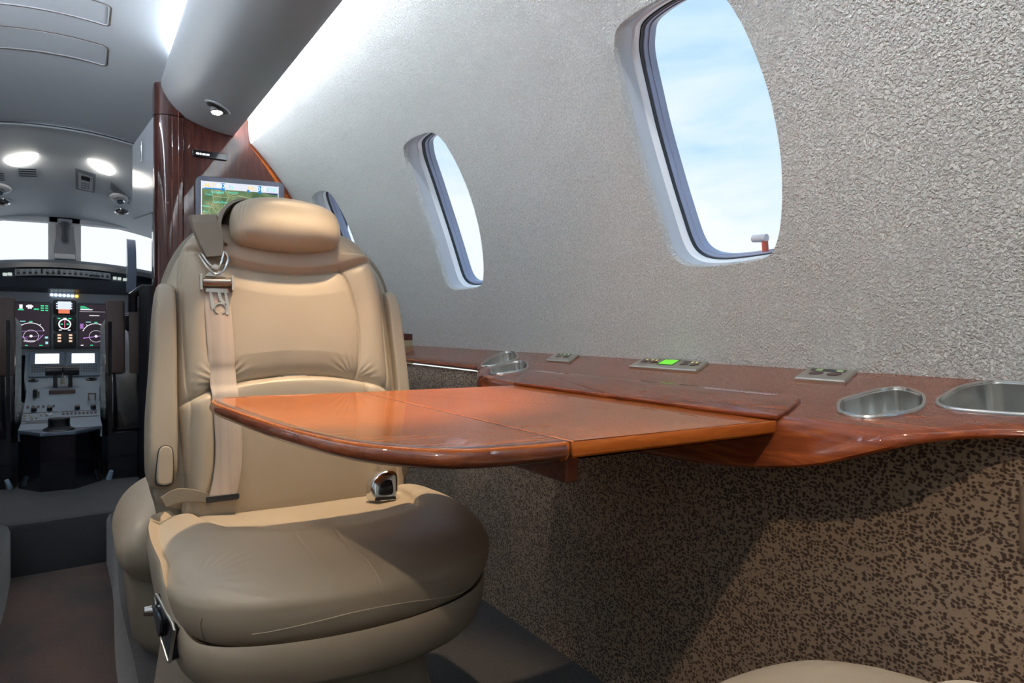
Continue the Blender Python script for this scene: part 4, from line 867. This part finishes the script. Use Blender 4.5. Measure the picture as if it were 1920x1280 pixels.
# dark bullnose banding round the free edge
N=inset(outer,1.0)-outer; ks=[k for k in range(len(outer)) if outer[k,0]<(.4325 if outer[k,1]<.9 else .235)]; ed=outer[ks]; N=N[ks]; rings=[]
for p,nn in zip(ed,N):
    q=[]
    for d,z in ((.016,ZT+.0001),(.012,ZT+.0010),(.005,ZT+.0004),(-.0005,ZT-.003),(-.0035,ZT-.0105),(-.001,ZT-.016),(.006,ZT-TH-.001),(.012,ZT-TH-.001),(.012,ZT-.004)): q.append((*(p+nn*d),z))
    rings.append(q)
MB().loft(rings).out('bullnose_edge',WOODB,lf,smooth=60)
x0=.4375; x1=.783
IL=[(x0,.556),(x0+.01,.5555),(x1-.01,.5555),(x1,.556),(x1,.57),(x1,.88),(x1,1.185),(x0+.01,1.182),(x0,1.182),(x0,.9)]
def dens(P,k=12):
    P=np.array(P); out=[]
    for a,c in zip(P,np.roll(P,-1,0)):
        for t in np.linspace(0,1,k,endpoint=False): out.append(a+(c-a)*t)
    return np.array(out)
leaf(dens(IL,6),'inner_leaf',WOODT,tb)
MB().box(.4325,.4378,.560,1.178,ZT-TH+.003,ZT-.0009).out('hinge',GASK,tb)
MB().box(.462,.482,.60,1.10,.756,ZT-TH+.001).out('support_arm',WOODE,tb,bevel=.003)
# ================================================================ LEDGE
def ltop(x): return .866-.16*(1.097-x)
ST=[(-1.1,.885,.822),(.10,.885,.822),(.24,.882,.822),(.30,.873,.819),(.335,.858,.815),(.365,.826,.811),(.39,.798,.804),(.42,.787,.792),(.45,.784,.780),(.485,.784,.766),(.53,.784,.754),(.60,.785,.742),(.70,.786,.732),(.82,.786,.728),(1.0,.786,.730),(1.15,.788,.742),(1.25,.795,.757),(1.35,.808,.774),(1.43,.83,.79),(1.49,.865,.808),(1.53,.892,.817),(1.57,.905,.820),(1.7,.908,.820),(2.42,.908,.820)]
A=np.array(ST); ysl=np.unique(np.r_[np.linspace(-1.1,.2,6),np.linspace(.24,.6,46),np.linspace(.6,1.2,14),np.linspace(1.22,1.6,40),np.linspace(1.62,2.42,10)])
from bisect import bisect
def lint(y,c):
    yy=np.linspace(y-.012,y+.012,5); return float(np.mean(np.interp(yy,A[:,0],A[:,c])))
rings=[]
for y in ysl:
    xe,zb=lint(y,1),lint(y,2); zt=ltop(xe); zc_=min(zb+.016,zt-.004)
    prof=[(1.0965,ltop(1.0965)-.002),(1.0955,ltop(1.0955)),(1.05,ltop(1.05)),(1.0,ltop(1.0)),(.95,ltop(.95)),(max(xe+.04,.93) if xe>.88 else .91,ltop(max(xe+.04,.93) if xe>.88 else .91)),(xe+.018,ltop(xe+.018))]
    prof+=[(xe+.008,ltop(xe+.008)-.0006),(xe+.002,zt-.0025),(xe,zt-.006*(1 if zt-zc_>.01 else .5)),(xe-.002,(zt+zc_)/2),(xe-.004,zc_),(xe-.007,zc_-.004),(xe-.007,zb+.003),(xe-.004,zb),(xe+.02,zb),(1.02,zb),(1.0955,zb)]
    rings.append([(x,y,z) for x,z in prof])
ledge=MB().loft(rings).out('side_ledge',WOODL,None,smooth=40,loc=(1.0,1,.75)); tag(ledge,'long glossy cherry wood side ledge under the windows, with cup holders and the table slot','ledge')
FL=Frame((1.097,0,.866),(.9874,0,.158),(0,1,0),(-.158,0,.9874))   # u across (0 at wall, negative inward), v along Y
CA=[(.868,.520),(.905,.536),(.94,.533),(.982,.525),(1.0,.504),(.975,.466),(.93,.440),(.895,.432),(.862,.441),(.840,.455),(.832,.475),(.842,.500)]
CB=[(.915,.400),(.94,.428),(.985,.437),(1.04,.440),(1.078,.425),(1.086,.395),(1.083,.33),(1.06,.28),(1.0,.262),(.945,.275),(.922,.31),(.914,.355)]
CC=[(x,y+.014) for x,y in [(.893,1.515),(.935,1.572),(.99,1.625),(1.04,1.668),(1.075,1.685),(1.085,1.655),(1.055,1.592),(1.01,1.52),(.965,1.488),(.92,1.478),(.896,1.490)]]
CDd=[(.850,1.405),(.875,1.448),(.92,1.478),(.962,1.482),(.978,1.452),(.945,1.388),(.903,1.335),(.866,1.335),(.835,1.352),(.833,1.382)]
cups=[(CA,'brushed steel two-lobed cup well in the ledge, between the table and the larger well'),(CB,'largest brushed steel cup well, at the right edge of the picture'),(CC,'brushed steel cup well at the far end of the ledge, nearest the wall'),(CDd,'brushed steel cup well at the far end of the ledge, nearest the table')]
wells=[]
for pts,lab in cups:
    O=smoothloop([((x-1.097)/.9874,y) for x,y in pts],100); O=O if np.sum(O[:,0]*np.roll(O[:,1],-1)-np.roll(O[:,0],-1)*O[:,1])>0 else O[::-1]
    wells.append((O,lab)); ct=MB().loft(prism(O,FL,[(.0005,-.075),(.0005,.02)])).out('cutter',GASK,None,smooth=None)
    ct.location=Vector(ct.location); bo_=ledge.modifiers.new('holes','BOOLEAN'); bo_.operation='DIFFERENCE'; bo_.object=ct; bo_.solver='EXACT'
    bpy.context.view_layer.update(); dg=bpy.context.evaluated_depsgraph_get(); me=bpy.data.meshes.new_from_object(ledge.evaluated_get(dg)); ledge.modifiers.clear()
    print('bool',len(ledge.data.vertices),len(me.vertices))
    if len(me.vertices)>100: ledge.data=me
    bpy.data.objects.remove(ct)
me=ledge.data; me.shade_smooth(); me.set_sharp_from_angle(angle=math.radians(40))
for O,lab in wells:
    c=FL(*O.mean(0),0); t=thing('cup_well',lab,'cup holder',tuple(c+np.array([0,0,-.05])))
    dp=.030 if 'two-lobed' in lab else .048
    rings=prism(O,FL,[(-.0035,.0002),(-.003,.0022),(-.0005,.0032),(.0015,.002),(.0022,-.002),(.0026,-dp),(.005,-dp-.006),(.012,-dp-.008)])
    MB().loft(rings,cap0=False,cap1=True).out('steel_liner',METAL,t,smooth=50); MB().tube([FL(*p,.0016) for p in inset(O,-.0005)],.0027,8,closed=True).out('rim',METAL,t)
# lid over the table slot
ld=thing('table_slot_lid','long cherry wood flap in the ledge covering the table slot, with small printed placards','lid',(.84,.95,.82))
LP=[(.893,.600),(.880,.585),(.85,.572),(.815,.560),(.781,.553),(.777,.60),(.775,.85),(.775,.862),(.7775,.868),(.7775,.885),(.775,.891),(.775,1.0),(.775,1.19),(.815,1.235),(.85,1.275),(.877,1.305),(.893,1.312),(.893,.95)]
O=dens([((x-1.097)/.9874,y) for x,y in LP],8); O=O if np.sum(O[:,0]*np.roll(O[:,1],-1)-np.roll(O[:,0],-1)*O[:,1])>0 else O[::-1]
MB().loft(prism(O,FL,[(.001,-.001),(0,.001),(0,.0035),(.0008,.0048),(.003,.0055)])).out('flap',WOODL,ld,smooth=50)
MB().tube([FL((.897-1.097)/.9874,.60,.0006),FL((.897-1.097)/.9874,1.31,.0006)],.0012,6).out('hinge_gap',GASK,ld)
PW=M('placard_white',(.6,.55,.62),.5)
def placard(y0,y1,x0,rows):
    q=MB()
    for r in range(rows):
        y=y0; 
        while y<y1-.004:
            wdt=random.uniform(.003,.009); u=(x0-1.097)/.9874+.0045*r; q.add([FL(u,y,.0058),FL(u+.003,y,.0058),FL(u+.003,min(y+wdt,y1),.0058),FL(u,min(y+wdt,y1),.0058)],[(0,1,2,3)]); y+=wdt+.0016
    return q.out('placard',PW,ld)
placard(1.15,1.262,.876,2); placard(.625,.765,.876,2)
# control plates
def plate(x0,x1,y0,y1,sk,lab,kind):
    t=thing('control_plate',lab,'switch panel',tuple(FL((x0-1.097)/.9874,(y0+y1)/2,0)))
    P=np.array([((x0-1.097)/.9874,y0),((x1-1.097)/.9874,y0+sk),((x1-1.097)/.9874,y1+sk),((x0-1.097)/.9874,y1)]); O=dens(P,10)
    O=O if np.sum(O[:,0]*np.roll(O[:,1],-1)-np.roll(O[:,0],-1)*O[:,1])>0 else O[::-1]
    MB().loft(prism(O,FL,[(0,-.001),(0,.0035),(.0015,.0055),(.006,.0068)])).out('plate',NICK,t,smooth=25)
    def uv(a,c): # a across 0..1 (0 near aisle), c along 0..1 (0 = aft)
        return ((x0+(x1-x0)*a-1.097)/.9874, y0+(y1-y0)*c+sk*a)
    def rect(b,a0,a1,c0,c1,w): b.add([FL(*uv(a0,c0),w),FL(*uv(a1,c0),w),FL(*uv(a1,c1),w),FL(*uv(a0,c1),w)],[(0,1,2,3)])
    def btn(b,a,c,r=.010): b.lathe([(r,0),(r,.0015),(r*.8,.0022),(.001,.0024)],FL(*uv(a,c),.0066),tuple(FL.A[2]),24)
    kb=MB(); ds=MB(); gl=MB()
    if kind==0:
        for c in (.30,.62): btn(kb,.38,c,.0085)
        rect(ds,.58,.80,.2,.8,.0072)
        for c in (.28,.45,.62): rect(gl,.64,.74,c,c+.07,.0076)
    elif kind==1:
        for c in (.10,.24,.70,.84): btn(kb,.42,c,.0095)
        rect(ds,.56,.78,.06,.30,.0072); rect(ds,.56,.78,.66,.92,.0072)
        for c in (.09,.15,.69,.76,.85): rect(gl,.60,.73,c,c+.03,.0076)
        g=MB(); rect(g,.28,.80,.39,.60,.0078); g.out('green_display',EM('green_lcd',(.13,.62,.02),1.2),t); g=MB(); rect(g,.22,.90,.37,.63,.0072); g.out('display_frame',BLACK,t); g=MB(); rect(g,.82,.87,.44,.54,.0080); g.out('display_badge',NICK,t)
    else:
        for c in (.30,.66): btn(kb,.38,c,.0115)
        rect(ds,.58,.80,.14,.86,.0072)
        for c in (.20,.62):
            for a in (.61,.70): 
                for e_ in (0,.045,.09): rect(gl,a,a+.05,c+e_,c+e_+.03,.0076)
    kb.each('button',BROWNL,t); ds.each('legend_strip',BLACK,t); gl.each('legend_light',EM('legend_glow',(.9,.7,.2) if kind==1 else (.55,.75,.35),.9),t)
plate(1.004,1.092,.592,.680,.030,'satin control plate with two round buttons, on the ledge beside the cup wells at right','2' and 2)
plate(1.003,1.092,.892,1.080,.045,'wide satin control plate with a glowing green display, in the middle of the ledge',1)
plate(1.003,1.092,1.290,1.388,.075,'small satin control plate with two round buttons, on the ledge beside the far cup wells',0)
# small wood capped armrest end beyond the ledge
ac=thing('side_console','cream console end with a dark wood cap, beyond the far end of the ledge','console',(1.03,2.5,.80))
rings=[]
for y in np.linspace(2.42,2.62,10):
    t=(y-2.42)/.2; h=.016*math.sin(min(1,t*1.6)*PI/2); rings.append([(.93,y,.79),(1.10,y,.79),(1.10,y,.885+h*.3),(1.05,y,.885+h),(.97,y,.868+h*.8),(.93,y,.850+h*.3)])
MB().loft(rings).out('body',M('cream_side',(.42,.38,.24),.5),ac); MB().loft([[(x,y,z+.001) for x,y,z in r[2:]]+[(x,y,z+.026) for x,y,z in r[2:][::-1]] for r in rings]).out('wood_cap',WOODD,ac)
# socket plate at the right picture edge on the dado
sk=thing('outlet_plate','bronze outlet plate with a dark opening on the spotted lower wall at the right edge','outlet',(.905,.32,.68))
FO=Frame((.9095,.322,.692),(0,-1,0),(-.07,0,.9975),(-.9975,0,-.07)); 
MB().loft(slab(rrect(0.0,.10,-.012,.068,.006),-.004,.008,.003,FO)).out('plate',M('bronze_plate',(.30,.21,.15),.4,.5),sk); MB().loft(slab(rrect(.010,.09,.010,.045,.004),.007,.0095,.001,FO)).out('opening',M('opening_blue',(.02,.025,.05),.3),sk)
